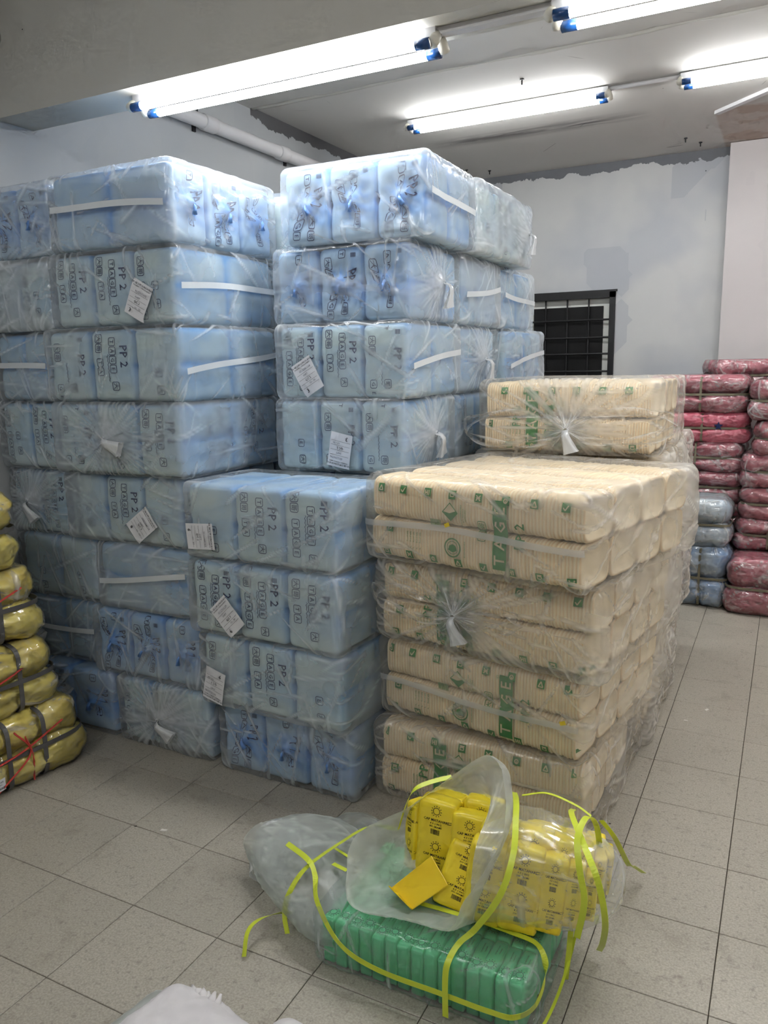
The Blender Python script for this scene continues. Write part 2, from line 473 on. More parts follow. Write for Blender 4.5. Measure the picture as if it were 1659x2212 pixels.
def blue_bale(label, x0, y0, z0, w, d, h=.277, kind='A', style='s', yaw=0.0, seed=0, tape=None, knots=(), lab=None, lite=False, npk=3, sideprint=False, group=None, haze=0.0, crumple=1.0, sidevis=False):
    """x0,y0 = front-left corner on plan; w,d plan size seen from the front. kind B turns the packs' flat ends to the front"""
    rz = yaw + (math.pi/2 if kind == 'B' else 0)
    R2 = Matrix.Rotation(yaw, 3, 'Z'); cen = Vector((x0, y0, z0)) + R2 @ Vector((w/2, d/2, 0))
    Wl, Dl = (w, d) if kind == 'A' else (d, w)
    root = thing('lunch_box_bale', label, 'bale', cen, rz, group)
    rs = np.random.RandomState(seed)
    for k in range(npk):
        ms = pack_set(style, int(rs.randint(0, 5)) if not lite else 0, lite)
        sc = ((Wl-.026)/npk/PW*.99, (Dl-.032)/PD, (h-.014)/PH)
        px = (k-(npk-1)/2)*(Wl-.026)/npk
        par = link(ms[0][0], ms[0][1], root, (px, 0, .004), (0, 0, 0), sc)
        for (nm_, me_) in ms[1:]: link(nm_, me_, par)
    # outer bag
    def face(side):
        return {'front': ((0, -Dl/2, h/2), (1, 0, 0), (0, 0, 1), (0, 1, 0), Wl), 'right': ((Wl/2, 0, h/2), (0, 1, 0), (0, 0, 1), (-1, 0, 0), Dl), 'left': ((-Wl/2, 0, h/2), (0, -1, 0), (0, 0, 1), (1, 0, 0), Dl)}[side]
    sv = kind == 'B' or sidevis
    n = (12, 12, 8) if lite else ((96, 80 if sv else 26, 44) if kind == 'A' else (80 if sidevis else 30, 90, 44))
    v, F, nm, c = softbox(Wl, Dl, h, n, .026, .005)
    if not lite:
        fo = folds(v*1.0+seed*1.7, seed+5, 1.0); fo2 = folds(v*2.2+seed, seed+9, 1.0)
        hubs = []
        for (side, u, vv, R, tl) in knots:
            o, U, V, D, L_ = face(side); hubs.append((np.array(o)+np.array(U)*u+np.array(V)*vv, R*1.15, -np.array(D)))
        ck = creases(v, nm, seed, int(90*crumple), hubs=hubs, bias=(rs.uniform(-1, 1), 0, rs.uniform(-1, 1)))
        v = v+nm*(((fo-.12)*.009+(fo2-.2)*.003)*crumple+ck*.0025)[:, None]
        for (hc, R, hn) in hubs:
            rr = np.linalg.norm(v-hc, axis=1); v += hn*(np.exp(-(rr/.045)**2)*.02)[:, None]
        hz = np.clip((fo-.36)*.6, -.05, .14)*crumple+haze+ck*.5
        hz = hz+.08*np.abs(c[:, 0])**14+.05*np.abs(c[:, 1])**14
        v[:, 2] = np.clip(v[:, 2], .0, h+.002)
    else: hz = np.full(len(v), .05)
    bag = link('bag', mk_mesh('bag', v, F, M['film'], True, {'haze': hz}), root)
    if lite: return root
    b = bvh_of(v, F)
    if sideprint:
        par = blue_print(rs, .2, h); P = compose(par, (-.11, 0))+compose(blue_print(rs, .2, h), (.1, .01))
        me = project(P, b, (Wl/2, 0, h/2), (0, 1, 0), (0, 0, 1), (-1, 0, 0), -.004, mats=[M['navy']])
        if me: link('print', me, root)
    slope = (.12, -.05, .03)[seed % 3]
    for side in (tape or ()):
        o, U, V, D, L = face(side); nn = 30; pts = []; ff = []
        for i in range(nn+1):
            u = (i/nn-.5)*(L-.05); zz = .005*math.sin(u*9+seed)+.004+slope*u
            pts += [(u, zz-.011), (u, zz+.011)]
        ff = [[2*i, 2*i+2, 2*i+3, 2*i+1] for i in range(nn)]
        me = project([(np.array(pts), ff, 0)], b, o, U, V, D, .003, mats=[M['tape']], name='tape')
        if me:
            link('tape', me, root)
    for (side, u, vv, R, tl) in knots:
        o, U, V, D, L = face(side); p = Vector(o)+Vector(U)*u+Vector(V)*vv+Vector(D)*.004
        km = star_knot(R, seed+3, tl)
        ang = {'front': 0, 'right': math.pi/2, 'left': -math.pi/2}[side]
        link('knot', km, root, p, (0, 0, ang))
    if lab:
        side, fu, fv, rot, num, qc, big = lab
        o, U, V, D, L = face(side)
        at_ = ((fu-.5)*L, (fv-.5)*h)
        g = compose([shp(*grid2(.072*1.3, .1*1.3, 8))], at_, rot)
        me = project(g, b, o, U, V, D, .006, mats=[M['paper']], name='paper_label')
        if me:
            pl = link('paper_label', me, root); pl['label'] = 'white printed paper label'
            me2 = project(compose([(v_*1.3, f_, m_) for v_, f_, m_ in label_parts(num, rs, qc, big)], at_, rot), b, o, U, V, D, .0075, mats=[M['ink'], M['greyink']], name='label_print')
            if me2: link('label_print', me2, pl)
    return root

H = .277
ORD = {4: 'fourth', 5: 'fifth', 6: 'sixth', 7: 'seventh', 8: 'eighth'}
def zr(k): return H*(8-k)
PI = math.pi
def build_blue():
    B = blue_bale
    B('pale blue bale topping the left stack, square pack ends facing front with white tape', -.05, .14, zr(1), .6, .63, kind='B', style='k', seed=1, tape=['left'])
    B('blue bale second from top of the left stack, white paper label near its corner', -.09, .15, zr(2), .63, .62, seed=2, tape=['right'], lab=('front', .74, .31, -.5, '8512167695', 'QC 2', '3'), sidevis=True)
    B('blue bale third from top of the left stack with sloping tape on its right end', -.14, .14, zr(3), .69, .63, seed=3, tape=['right'], crumple=1.1, sidevis=True)
    B('blue bale fourth from top of left stack, big white star knot on its front', -.12, .13, zr(4), .66, .64, seed=4, knots=[('front', -.02, .0, .2, (.9, -.35))], sideprint=True, sidevis=True)
    B('blue bale fifth from top of left stack, white label low on its front', -.13, .17, zr(5), .62, .6, seed=5, lab=('front', .68, .31, -.95, '0512208114', 'QC 2', '8'), haze=.06)
    B('blue bale sixth from top of the left stack, level tape across two pack ends', 0, .18, zr(6), .5, .6, kind='B', seed=6, tape=['left'], haze=.05)
    B('blue bale seventh from top of the left stack with three twisted blue pack ends', -.03, .16, zr(7), .57, .6, style='k', seed=7)
    B('blue bale on the floor with a white gathered knot, under the bale of three twists', .09, .15, 0, .49, .6, seed=8, knots=[('front', .0, .0, .19, (.8, -.6))], crumple=1.3)
    # against the left wall
    B('dark blue topmost bale at the photo\'s left edge beside the taped top bale', -.49, .17, zr(1), .42, .6, style='k', seed=11, npk=2)
    B('blue bale at the left edge, second from top, under a loose crumpled bag', -.49, .17, zr(2), .385, .6, seed=12, npk=2, crumple=1.7, haze=.12)
    B('blue bale at the left edge, third from top, with a short strip of tape', -.49, .18, zr(3), .34, .6, kind='B', seed=13, npk=2, tape=['left'])
    B('blue bale at the left edge, fourth from top, with upright printed columns', -.49, .17, zr(4), .36, .6, seed=14, npk=2)
    B('blue bale at the left edge, fifth from top, small knot behind the yellow bundles', -.49, .19, zr(5), .35, .6, seed=15, npk=2, knots=[('front', -.03, .0, .17, (.5, -.8))])
    B('blue bale sixth from top beside the yellow bundles, printed columns facing out', -.49, .2, zr(6), .48, .6, seed=16, npk=2)
    B('shaded bale seventh from top beside the yellow bundles with tape across its end', -.49, .21, zr(7), .45, .6, kind='B', seed=17, npk=2, tape=['left'])
    B('blue bale on the floor beside the lowest yellow bundle, twisted pack end in front', -.45, .15, 0, .52, .6, style='k', seed=18, npk=2)
    # front stack of four
    B('blue bale on top of the front stack of four, shiny flat top in view', .55, .1, zr(5), .66, .4, seed=21, yaw=-.04, lab=('front', .13, .31, -1.5, '2112044207', 'QC 1', '6'), crumple=.9)
    B('blue bale second in the front stack of four, label tilted near its middle', .555, .09, zr(6), .66, .5, seed=22, yaw=-.05, lab=('front', .3, .31, .75, '0512700239', 'QC 1', '6'))
    B('blue bale third in the front stack of four, upside down label at lower left', .58, .1, zr(7), .64, .5, seed=23, yaw=-.05, lab=('front', .13, .3, 2.9, '0912222081', 'QC 1', '9'), crumple=1.2)
    B('deep blue bale on the floor at the bottom of the front stack of four', .62, .14, 0, .6, .5, style='k', seed=24, yaw=-.02)
    # right stack
    B('deep blue bale on top of the right stack with three twisted pack ends', .75, .5, zr(1), .59, .48, style='k', seed=31, tape=['right'], yaw=.02, sidevis=True)
    B('deep blue bale second from top of the right stack, knot on its right end', .69, .52, zr(2), .58, .47, style='k', seed=32, knots=[('right', .0, .0, .15, (.15, -1))], crumple=1.3, sidevis=True)
    B('blue bale third from top of the right stack with a tilted white label', .7, .5, zr(3), .57, .49, seed=33, tape=['right'], lab=('front', .27, .3, .5, '0512281118', 'QC 2', '3'), sidevis=True)
    B('blue bale fourth from top of the right stack, upside down label and end knot', .69, .5, zr(4), .56, .48, seed=34, lab=('front', .53, .31, 2.95, '0512390796', 'QC 2', '3'), knots=[('right', -.02, .0, .15, (.3, -1))], sidevis=True)
    B('blue bale on top of the stack behind, its side running back to a hanging knot', .74, 1.0, zr(1), .6, .72, kind='B', seed=35, tape=[], knots=[('front', .22, .0, .15, (.1, -1))], crumple=1.8, haze=.08)
    B('blue bale behind the second right hand bale, wrinkled side with short tape', .7, 1.01, zr(2), .57, .47, seed=36, tape=['right'], crumple=1.4, haze=.05, sidevis=True)
    B('rearmost blue bale of the second layer, in front of the black window', .7, 1.5, zr(2), .57, .5, seed=37, tape=['right'], crumple=1.4, haze=.05, sidevis=True)
    B('blue bale behind the tilted label bale, tied in a white knot on its side', .68, 1.01, zr(3), .58, .47, seed=38, knots=[('right', .0, .0, .16, (.2, -1))], crumple=1.2, sidevis=True)
    B('rearmost blue bale of the third layer, beside the foot of the black window', .7, 1.5, zr(3), .6, .6, seed=39, tape=['right'], crumple=1.3, haze=.05, sidevis=True)
    B('blue bale of the fourth layer showing between the end knot and the beige bales', .69, 1.01, zr(4), .56, .48, seed=40, sideprint=True)
    # seen through the gap between left and right stacks
    for k, t in ((1, 'topmost'), (2, 'second from top'), (3, 'third from top'), (4, 'fourth from top')):
        B('blue bale glimpsed in the gap between the left and right stacks, '+t, .05, .82, zr(k), .62, .5, seed=50+k, sideprint=True)
    g = 'bales buried in the core of the blue stack'
    for (x, y, ks) in ((.05, .82, (5, 6, 7, 8)), (.66, .64, (5, 6, 7, 8)), (.66, 1.16, (5, 6, 7, 8)), (.66, 1.66, (4, 5, 6, 7, 8))):
        for k in ks:
            B('hidden blue bale %s from the top, %s' % (ORD[k], {(.05, .82): 'directly behind the left stack', (.66, .64): 'directly behind the front stack of four', (.66, 1.16): 'in the second row behind the front stack', (.66, 1.66): 'in the rearmost row of the blue stack'}[(x, y)]), x, y if (y < 1.6 or k > 4) else 1.52, zr(k), .55 if x > .1 else .58, .48, seed=60, lite=True, group=g)

# ---------------------------------------------------------------- beige bales
RL, RD, RH = .74, .19, .142
def make_roll(ribs=66, lite=False):
    """a long stack of nested trays lying on its side; every tray rim is a rib"""
    ns = 4 if not lite else 2
    if lite: ribs = 30
    m = 36 if not lite else 20
    prof = []
    for k in range(m):
        a = 2*PI*k/m; c, s = math.cos(a), math.sin(a)
        e = .42
        prof.append((abs(c)**e*math.copysign(1, c), abs(s)**e*math.copysign(1, s)))
    v = []; tint = []; N = ribs*ns
    for i in range(N+1):
        q = i/ns % 1.0; x = (i/N-.5)*RL
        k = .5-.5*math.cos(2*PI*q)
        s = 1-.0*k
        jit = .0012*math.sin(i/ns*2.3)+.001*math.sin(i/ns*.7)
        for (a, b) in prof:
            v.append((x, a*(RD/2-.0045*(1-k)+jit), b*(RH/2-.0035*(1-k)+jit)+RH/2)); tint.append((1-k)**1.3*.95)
    f = [[i*m+k, i*m+(k+1) % m, (i+1)*m+(k+1) % m, (i+1)*m+k] for i in range(N) for k in range(m)]
    # end trays: flat face with a raised middle
    for (ix, sx) in ((0, -1), (N, 1)):
        base = ix*m; prev = list(range(base, base+m))
        for (sc, dx) in ((.86, .0), (.8, -.008), (.3, -.01)):
            b = len(v)
            for (a, c) in prof:
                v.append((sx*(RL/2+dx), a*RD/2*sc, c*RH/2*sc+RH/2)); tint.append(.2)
            for k in range(m):
                q = [prev[k], prev[(k+1) % m], b+(k+1) % m, b+k]
                f.append(q if sx > 0 else q[::-1])
            prev = list(range(b, b+m))
        f.append(prev if sx > 0 else prev[::-1])
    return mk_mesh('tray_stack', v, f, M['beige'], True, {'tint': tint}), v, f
def icon(kind, s):
    """small green square with a pale symbol"""
    P = [shp(*grid2(s, s, 3))]; w = s*.07
    def ln(x0, y0, x1, y1):
        d = math.hypot(x1-x0, y1-y0); nx, ny = -(y1-y0)/d*w, (x1-x0)/d*w
        P.append(shp([(x0+nx, y0+ny), (x1+nx, y1+ny), (x1-nx, y1-ny), (x0-nx, y0-ny)], [[3, 2, 1, 0]], mi=1))
    a = s*.3
    if kind == 0: ln(-a, -a, a, -a); ln(a, -a, 0, a); ln(0, a, -a, -a)
    elif kind == 1: ln(-a, 0, -a*.2, -a); ln(-a*.2, -a, a, a)
    elif kind == 2: ln(-a, -a, -a, a); ln(0, -a, 0, a); ln(-a, 0, 0, 0); ln(a*.8, -a, a*.8, a)
    elif kind == 3: P.append(shp(*outline(2*a, 1.4*a, a*.3, w*1.5), mi=1)); ln(-a, a, a, a)
    elif kind == 4: ln(-a, a, a, -a); ln(-a, -a, a, a); ln(-a, 0, a, 0)
    else: P.append(shp(*ringd(a, w*2, 12), mi=1)); ln(0, -a, 0, a*.2)
    return P
def beige_print(rs, flip=False):
    P = []
    for row, z in ((0, .1), (1, -.112)):
        for i in range(8):
            x = -.335+i*.096+rs.uniform(-.003, .003)+(.02 if row else 0)
            if abs(x) < .36: P += compose(icon((i+row*3) % 6, .026), (x, z))
    up = PI/2
    s = -1 if flip else 1
    P += compose(boxed('TAGE', .06, .84, True), (.125*s, -.006), up)
    P.append(shp(*ringd(.006, .001, 12), (.125*s-.03, .09))); P.append(shp(*txt2d('R', .007), (.125*s-.03, .09), up))
    P += compose(boxed('大哥', .03), (.06*s, .0), up)
    P += compose([shp(*txt2d('PP 2', .045))], (.19*s, .0), up)
    # leaf diamond and lines beside it
    P.append(shp([(-.03, 0), (0, .032), (.03, 0), (0, -.028)], [[0, 3, 2, 1]], (-.055, .045)))
    P.append(shp([(-.024, 0), (0, .026), (.022, .004), (0, -.004)], [[0, 3, 2, 1]], (-.055, .047), 0, 1))
    P.append(shp([(-.014, -.004), (.004, .018), (.016, -.002), (0, -.012)], [[0, 3, 2, 1]], (-.055, .045)))
    for k, t in enumerate(('100% BIODEGRADABLE', 'ECO FRIENDLY', 'PACKAGING')): P.append(shp(*txt2d(t, .0065), (-.014+k*.008, .04), up))
    # round seal
    P.append(shp(*ringd(.031, .0045, 28), (-.045, -.065))); P.append(shp(*ringd(.021, .0015, 24), (-.045, -.065)))
    P.append(shp([(-.017, -.008), (0, -.014), (.017, -.008), (.012, .006), (0, .012), (-.012, .006)], [[0, 1, 2, 3, 4, 5]], (-.045, -.065)))
    P.append(shp(*txt2d('BIODEGRADABLE', .0065), (.0, -.065), up))
    for k in range(5):
        x = -.225+k*.013
        P.append(shp(*txt2d('Food safe', .009), (x, -.05), up))
        P.append(shp([(-.004, 0), (-.001, -.004), (.005, .005), (-.001, -.0015)], [[0, 1, 2, 3]], (x, -.085)))
    P.append(shp(*barcode(.04, .024, rs), (-.115, .005)))
    P += compose(icon(3, .028), (-.3, -.03))
    return P
_roll = {}
def beige_bale(label, x0, y0, z0, w, d, h, yaw=0.0, seed=0, prints=True, flip=False, knot=None, tape=False, lite=False, crumple=1.0, haze=0.0, rows=4, lean=(0, 0), sticker=None):
    if 'n' not in _roll:
        _roll['n'] = make_roll(); _roll['l'] = make_roll(lite=True)
    me, rv, rf = _roll['l' if lite else 'n']
    cen = Vector((x0, y0, z0)) + Matrix.Rotation(yaw, 3, 'Z') @ Vector((w/2, d/2, 0))
    root = thing('tray_bale', label, 'bale', cen, yaw); root.rotation_euler = (lean[0], lean[1], yaw)
    sx = (w-.052)/RL; sy = (d-.034)/rows/RD*.98; sz = (h-.016)/2/RH
    for j in range(rows):
        for k in range(2):
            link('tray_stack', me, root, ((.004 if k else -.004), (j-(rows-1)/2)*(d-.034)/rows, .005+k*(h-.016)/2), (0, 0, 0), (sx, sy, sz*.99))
    if prints:
        pv, pf, _, _ = softbox(w-.044, d-.022, h-.006, (40, 6, 24), .05, .002)
        g = np.exp(-((pv[:, 2]-h/2)/.02)**2)*(pv[:, 1] < 0); pv[:, 1] += g*.012
        b = bvh_of(pv, pf)
        m2 = project(beige_print(np.random.RandomState(seed), flip), b, (0, -d/2, h/2), (1, 0, 0), (0, 0, 1), (0, 1, 0), .0014, mats=[M['green_ink'], M['cream_ink']])
        if m2: link('print', m2, root)
    v, F, nm, c = softbox(w, d, h, (104, 64, 42) if prints else (20, 56, 40), .035, .002)
    fo = folds(v+seed*2.3, seed+5, .9); fo2 = folds(v*2+seed, seed+8, 1.)
    side = np.clip(c[:, 0], 0, 1)**6; front = np.clip(-nm[:, 1], 0, 1)
    hubs = [((knot[0], -d/2, h/2+knot[1]), knot[2]*1.5, (0, -1, 0))] if knot else []
    ck = creases(v, nm, seed+40, int(150*crumple), hubs=hubs, hub_n=44, bias=(.3, 0, 1))
    v = v+nm*(((fo-.12)*(.008+.014*side)+(fo2-.2)*(.003+.01*side))*crumple+ck*.0028*(1+side))[:, None]
    v[:, 0] += side*(1-np.abs(c[:, 2])**2)*.008*crumple
    v[:, 2] = np.clip(v[:, 2], -.002, h+.004)
    hz = np.clip((fo-.38)*.6, -.04, .14)+ck*(.5+.15*side)+haze+.09*side+.05*np.clip(nm[:, 2], 0, 1)
    link('bag', mk_mesh('bag', v, F, M['film_beige'], True, {'haze': hz}), root)
    b = bvh_of(v, F)
    if tape:
        nn = 40; pts = []
        for i in range(nn+1):
            u = (i/nn-.5)*(w-.01); zz = -.012-.0*u+.008*math.sin(u*8+seed); pts += [(u, zz-.01), (u, zz+.01)]
        ff = [[2*i, 2*i+2, 2*i+3, 2*i+1] for i in range(nn)]
        m2 = project([(np.array(pts), ff, 0)], b, (0, -d/2, h/2), (1, 0, 0), (0, 0, 1), (0, 1, 0), .004, mats=[M['film_knot']], name='seam_strip')
        if m2:
            add_attr(m2, 'haze', [0]*len(m2.vertices)); link('seam_strip', m2, root)
    if sticker:
        m2 = project([shp(*grid2(.02, .012, 2), sticker, .4)], b, (0, -d/2, h/2), (1, 0, 0), (0, 0, 1), (0, 1, 0), .006, mats=[M['yellow_tag']], name='yellow_sticker')
        if m2: link('yellow_sticker', m2, root)
    if knot:
        u, vv, R, tl, ears = knot
        link('knot', star_knot(R, seed+1, tl), root, (u, -d/2-.004, h/2+vv))
        for (dx, dz, rx, rz_) in ears:        # puffed loops of surplus film either side of the tie
            nt, nr = 48, 6; vs = []; hz = []; fs = []
            for i in range(nt+1):
                t = PI*2*i/nt
                px = u+dx*(.5-.5*math.cos(t)); pz = h/2+vv+dz*(.5-.5*math.cos(t))+rz_*math.sin(t)
                for j in range(nr):
                    q = j/(nr-1)-.5
                    wd = .034*(.25+.75*abs(math.sin(t/2)))
                    vs.append((px+q*wd*.5*math.cos(t), -d/2-.03-.028*abs(math.sin(t/2))+.012*math.cos(q*6+t*5), pz+q*wd*(1+.3*math.sin(5*t)))); hz.append(.1-.25*math.cos(q*5))
            fs = [[i*nr+j, (i+1)*nr+j, (i+1)*nr+j+1, i*nr+j+1] for i in range(nt) for j in range(nr-1)]
            link('film_loop', mk_mesh('film_loop', vs, fs, M['film_beige'], True, {'haze': hz}), root)
    return root
def build_beige():
    M['yellow_tag'] = simple('yellow_sticker_paper', srgb(232, 206, 60), 0.6)
    B = beige_bale
    B('small topmost beige bale set back on the stack, tied film loops in front', 1.36, .95, 1.155, .69, .72, .285, 0, 1, True, True, knot=(.02, -.045, .2, (.3, -1), ((-.4, .0, 0, .06), (.4, .03, 0, .055))), crumple=1.0)
    B('widest beige bale with bare ribbed top, second from top', 1.215, .24, .865, .82, .8, .288, -.24, 2, True, tape=True, crumple=1.0, sticker=(-.05, .01))
    B('beige bale third from top with white tied knot and loose film loops in front', 1.235, .27, .572, .8, .76, .287, -.16, 3, True, True, knot=(-.06, .0, .2, (.35, -1), ((-.3, .04, 0, .04), (.24, .03, 0, .03))), crumple=1.2)
    B('beige bale fourth from top, ribs plain to see under a clear seam strip', 1.225, .3, .285, .77, .76, .284, -.17, 4, True, tape=True, sticker=(.33, .005))
    B('lowest beige bale on the floor behind the open yellow bag', 1.24, .23, 0, .76, .74, .282, -.03, 5, True, True, crumple=1.3)
    B('beige bale under the small topmost one, its crumpled side bulging right', 1.3, 1.07, .868, .75, .7, .282, 0, 6, False, crumple=1.5, haze=.05)
    B('beige bale at middle height in the second beige stack, third from top', 1.3, 1.1, .575, .76, .7, .285, 0, 7, False, crumple=1.5, lite=False)
    B('beige bale one above the floor in the second beige stack', 1.3, 1.08, .287, .74, .7, .283, 0, 8, False, crumple=1.5)
    B('beige bale on the floor in the second beige stack, filmy side beside the bare tiles', 1.3, 1.0, 0, .74, .7, .282, 0, 9, False, crumple=1.5)
    B('rear beige bale bulging farthest right, next to the pale blue bundles', 1.34, 1.84, .58, .7, .5, .29, 0, 10, False, crumple=1.4)
    B('rear beige bale below the one bulging farthest right', 1.34, 1.8, .29, .69, .52, .285, 0, 11, False, crumple=1.6)
    B('rear beige bale on the floor at the far end of the beige stack', 1.33, 1.74, 0, .66, .54, .285, 0, 12, False, crumple=1.4)
    B('rear beige bale on top at the far end, level with the open ribbed top', 1.36, 1.8, .872, .66, .48, .28, 0, 13, False, crumple=1.4)

# ---------------------------------------------------------------- strapped soft bundles
def crinkle_mat(name, base, dark, film_c, rough=.32, bstr=.9, streak=.5):
    t = NT(name); v = t.coords('Object', (1, .8, 1.5), (.3, .5, .2))
    a = crease_height(t, v, 3.2)
    n1 = t.noise(v, 14, 3, .6, 1.2); n2 = t.noise(v, 5, 3)
    c = t.mix(t.ramp(n2, [(.35, (0,)), (.7, (1,))]), base, dark)
    st = t.math('MULTIPLY', t.ramp(n1, [(.5, (0,)), (.72, (1,))]), streak)
    c = t.mix(st, c, film_c)
    h = t.math('MULTIPLY', a, 1.4)
    return t.done(t.bsdf(c, rough, t.bump(h, bstr, .012), .6))
def strap_loop(path_fn, n, w, t, name, mat, parent, wdir):
    """closed flat strap following path_fn(0..1); wdir = direction of its width"""
    v = []; wd = Vector(wdir)
    for i in range(n):
        p = Vector(path_fn(i/n)); q = Vector(path_fn((i+1)/n)); tg = (q-p).normalized(); nn = tg.cross(wd).normalized()
        for (a, b) in ((-1, -1), (1, -1), (1, 1), (-1, 1)): v.append(tuple(p+wd*a*w/2+nn*b*t/2))
    f = [[i*4+k, ((i+1) % n)*4+k, ((i+1) % n)*4+(k+1) % 4, i*4+(k+1) % 4] for i in range(n) for k in range(4)]
    return link(name, mk_mesh(name, v, f, mat, False), parent)
def ribbon(pts, w, name, mat, parent=None, wdir=None, thick=.0008, n=10, twist=None):
    """open flat band through points (Catmull-Rom); width across wdir, else across the path and the vertical"""
    P = [Vector(p) for p in pts]; P = [2*P[0]-P[1]]+P+[2*P[-1]-P[-2]]; C = []; dirs = []
    wds = wdir if isinstance(wdir, list) else [wdir]*(len(pts))
    wds = [wds[0]]+list(wds)+[wds[-1]]
    for i in range(1, len(P)-2):
        for k in range(n):
            t = k/n; a, b, c, d = P[i-1:i+3]
            C.append(.5*((2*b)+(-a+c)*t+(2*a-5*b+4*c-d)*t*t+(-a+3*b-3*c+d)*t**3))
            dirs.append(Vector(wds[i]).lerp(Vector(wds[i+1]), t))
    C.append(P[-2]); dirs.append(Vector(wds[-2]))
    v = []; f = []
    for i, p in enumerate(C):
        tg = (C[min(i+1, len(C)-1)]-C[max(i-1, 0)]).normalized()
        wd = dirs[i]; wd = (wd-tg*wd.dot(tg)).normalized(); nn = tg.cross(wd)
        for (a, b) in ((-1, -1), (1, -1), (1, 1), (-1, 1)): v.append(tuple(p+wd*a*w/2+nn*b*thick/2))
    f = [[i*4+k, (i+1)*4+k, (i+1)*4+(k+1) % 4, i*4+(k+1) % 4] for i in range(len(C)-1) for k in range(4)]
    f += [[3, 2, 1, 0], [len(v)-4, len(v)-3, len(v)-2, len(v)-1]]
    return link(name, mk_mesh(name, v, f, mat, False), parent)
LAST = {}
def lobe_mesh(L, Wd, Hh, seed, mats, amp=.02, n=(44, 26, 18), r=.07, name='lobe', groove=()):
    v, F, nm, c = softbox(L, Wd, Hh, n, min(r, Hh*.47), .01)
    fo = folds(v+seed*1.9, seed+2, 1.1); fo2 = folds(v*2.3+seed, seed+6, 1.1)
    fo3 = folds(v*4.5+seed, seed+8, 1.1)
    v = v+nm*((fo-.35)*amp*.8+(fo2-.35)*amp*.5+(fo3-.35)*amp*.22)[:, None]
    for gx in groove:
        v += nm*(np.exp(-((v[:, 0]-gx)/.07)**2)*.005*np.sin(v[:, 1]*70+v[:, 2]*95+seed))[:, None]
        v -= nm*(np.exp(-((v[:, 0]-gx)/.022)**2)*.014)[:, None]*np.array([0, 1, 1])
    ck = creases(v, nm, seed+3, 46, (.003, .007), (.03, .1))
    LAST['w'] = (v+nm*(.005+.004*ck)[:, None], np.clip(ck*.75, 0, .7))
    v = v+nm*(ck*.0025)[:, None]
    hz = ck*.3
    return v, F, hz
def bundle(label, cat, name, loc, rz, L, Wd, Hh, seed, mat, strap_mat, cross=(0,), group=None, amp=.02, strings=None, lab=None, flap=None, wrap=True, strapw=.014, fold=True, lobes=2):
    """two soft lobes pressed together and strapped: length L along local X"""
    root = thing(name, label, cat, loc, rz, group)
    for k in range(lobes):
        v, F, hz = lobe_mesh(L*(1 if k == 0 else .97), Wd, Hh/lobes*1.06, seed+k*17, None, amp, groove=cross)
        v[:, 2] += k*Hh/lobes*.98; v[:, 2] = np.clip(v[:, 2], 0, Hh*1.02)
        o = link('lobe', mk_mesh('lobe', v, F, mat, True), root)
        if wrap:
            v2, hz2 = LAST['w']; v2 = v2.copy(); v2[:, 2] += k*Hh/lobes*.98; v2[:, 2] = np.clip(v2[:, 2], 0, Hh*1.03)
            link('wrap', mk_mesh('wrap', v2, F, M['film_bright'], True, {'haze': hz2+.05}), o)
    so = .004+max(0, amp-.024)*.75
    def ring(ax, off):
        def fn(t):
            a = 2*PI*t; e = .3; c, s = math.cos(a), math.sin(a)
            c = abs(c)**e*math.copysign(1, c); s = abs(s)**e*math.copysign(1, s)
            z = Hh/2+s*(Hh/2+.001)*(1 if amp < .03 else 1.02); z = max(z, .003)
            if ax == 'x': return (off, c*(Wd/2+so), z)
            if ax == 'h': return (c*(L/2+so), s*(Wd/2+so+.002), Hh/2+off)
        return fn
    for gx in cross: strap_loop(ring('x', gx), 40, strapw, .003, 'strap', strap_mat, root, (1, 0, 0))
    strap_loop(ring('h', 0), 56, strapw, .003, 'strap', strap_mat, root, (0, 0, 1))
    if strings:
        for (pts) in strings: ribbon(pts, .006, 'string', M['red_string'], root, (0, .2, 1), .003)
    if lab:
        (px, py, pz, rot) = lab
        lv, lf = grid2(.06, .045, 4); pts = [(px+a, py, pz+b) for a, b in lv]
        pl = link('paper_label', mk_mesh('paper_label', [(x, y-.002+.004*math.sin(x*60), z) for x, y, z in pts], lf, M['paper']), root); pl['label'] = 'small white printed label'
        tv = compose([shp(*txt2d('38 KG', .008), (.01, .012)), shp(*txt2d('PLASTIC BAG', .005), (.0, .002)), shp(*txt2d('N', .018), (-.02, -.012)), shp(*barcode(.025, .008, np.random.RandomState(seed)), (.012, -.012))])
        vs = []; fs = []
        for (a, f_, _) in tv:
            b = len(vs); vs += [(px+x, py-.0035+.004*math.sin((px+x)*60), pz+z) for x, z in a]; fs += [[b+i for i in q] for q in f_]
        link('label_print', mk_mesh('label_print', vs, fs, M['ink']), pl)
    if flap:
        for (cx, cy, cz, dx, dy, dz, wf) in flap:
            nn = 8; vs = []; hz = []
            for i in range(nn+1):
                for j in range(nn+1):
                    u, q = i/nn, j/nn-.5
                    ww = wf*(.7+.5*u)
                    vs.append((cx+dx*u+.01*math.sin(q*14+u*5), cy+dy*u+.012*math.sin(q*9+seed), cz+dz*u+q*ww)); hz.append(.1+.2*math.sin(q*20)**2)
            link('film_flap', mk_mesh('film_flap', vs, [[i*(nn+1)+j, (i+1)*(nn+1)+j, (i+1)*(nn+1)+j+1, i*(nn+1)+j+1] for i in range(nn) for j in range(nn)], M['film_bright'], True, {'haze': hz}), root)
    return root
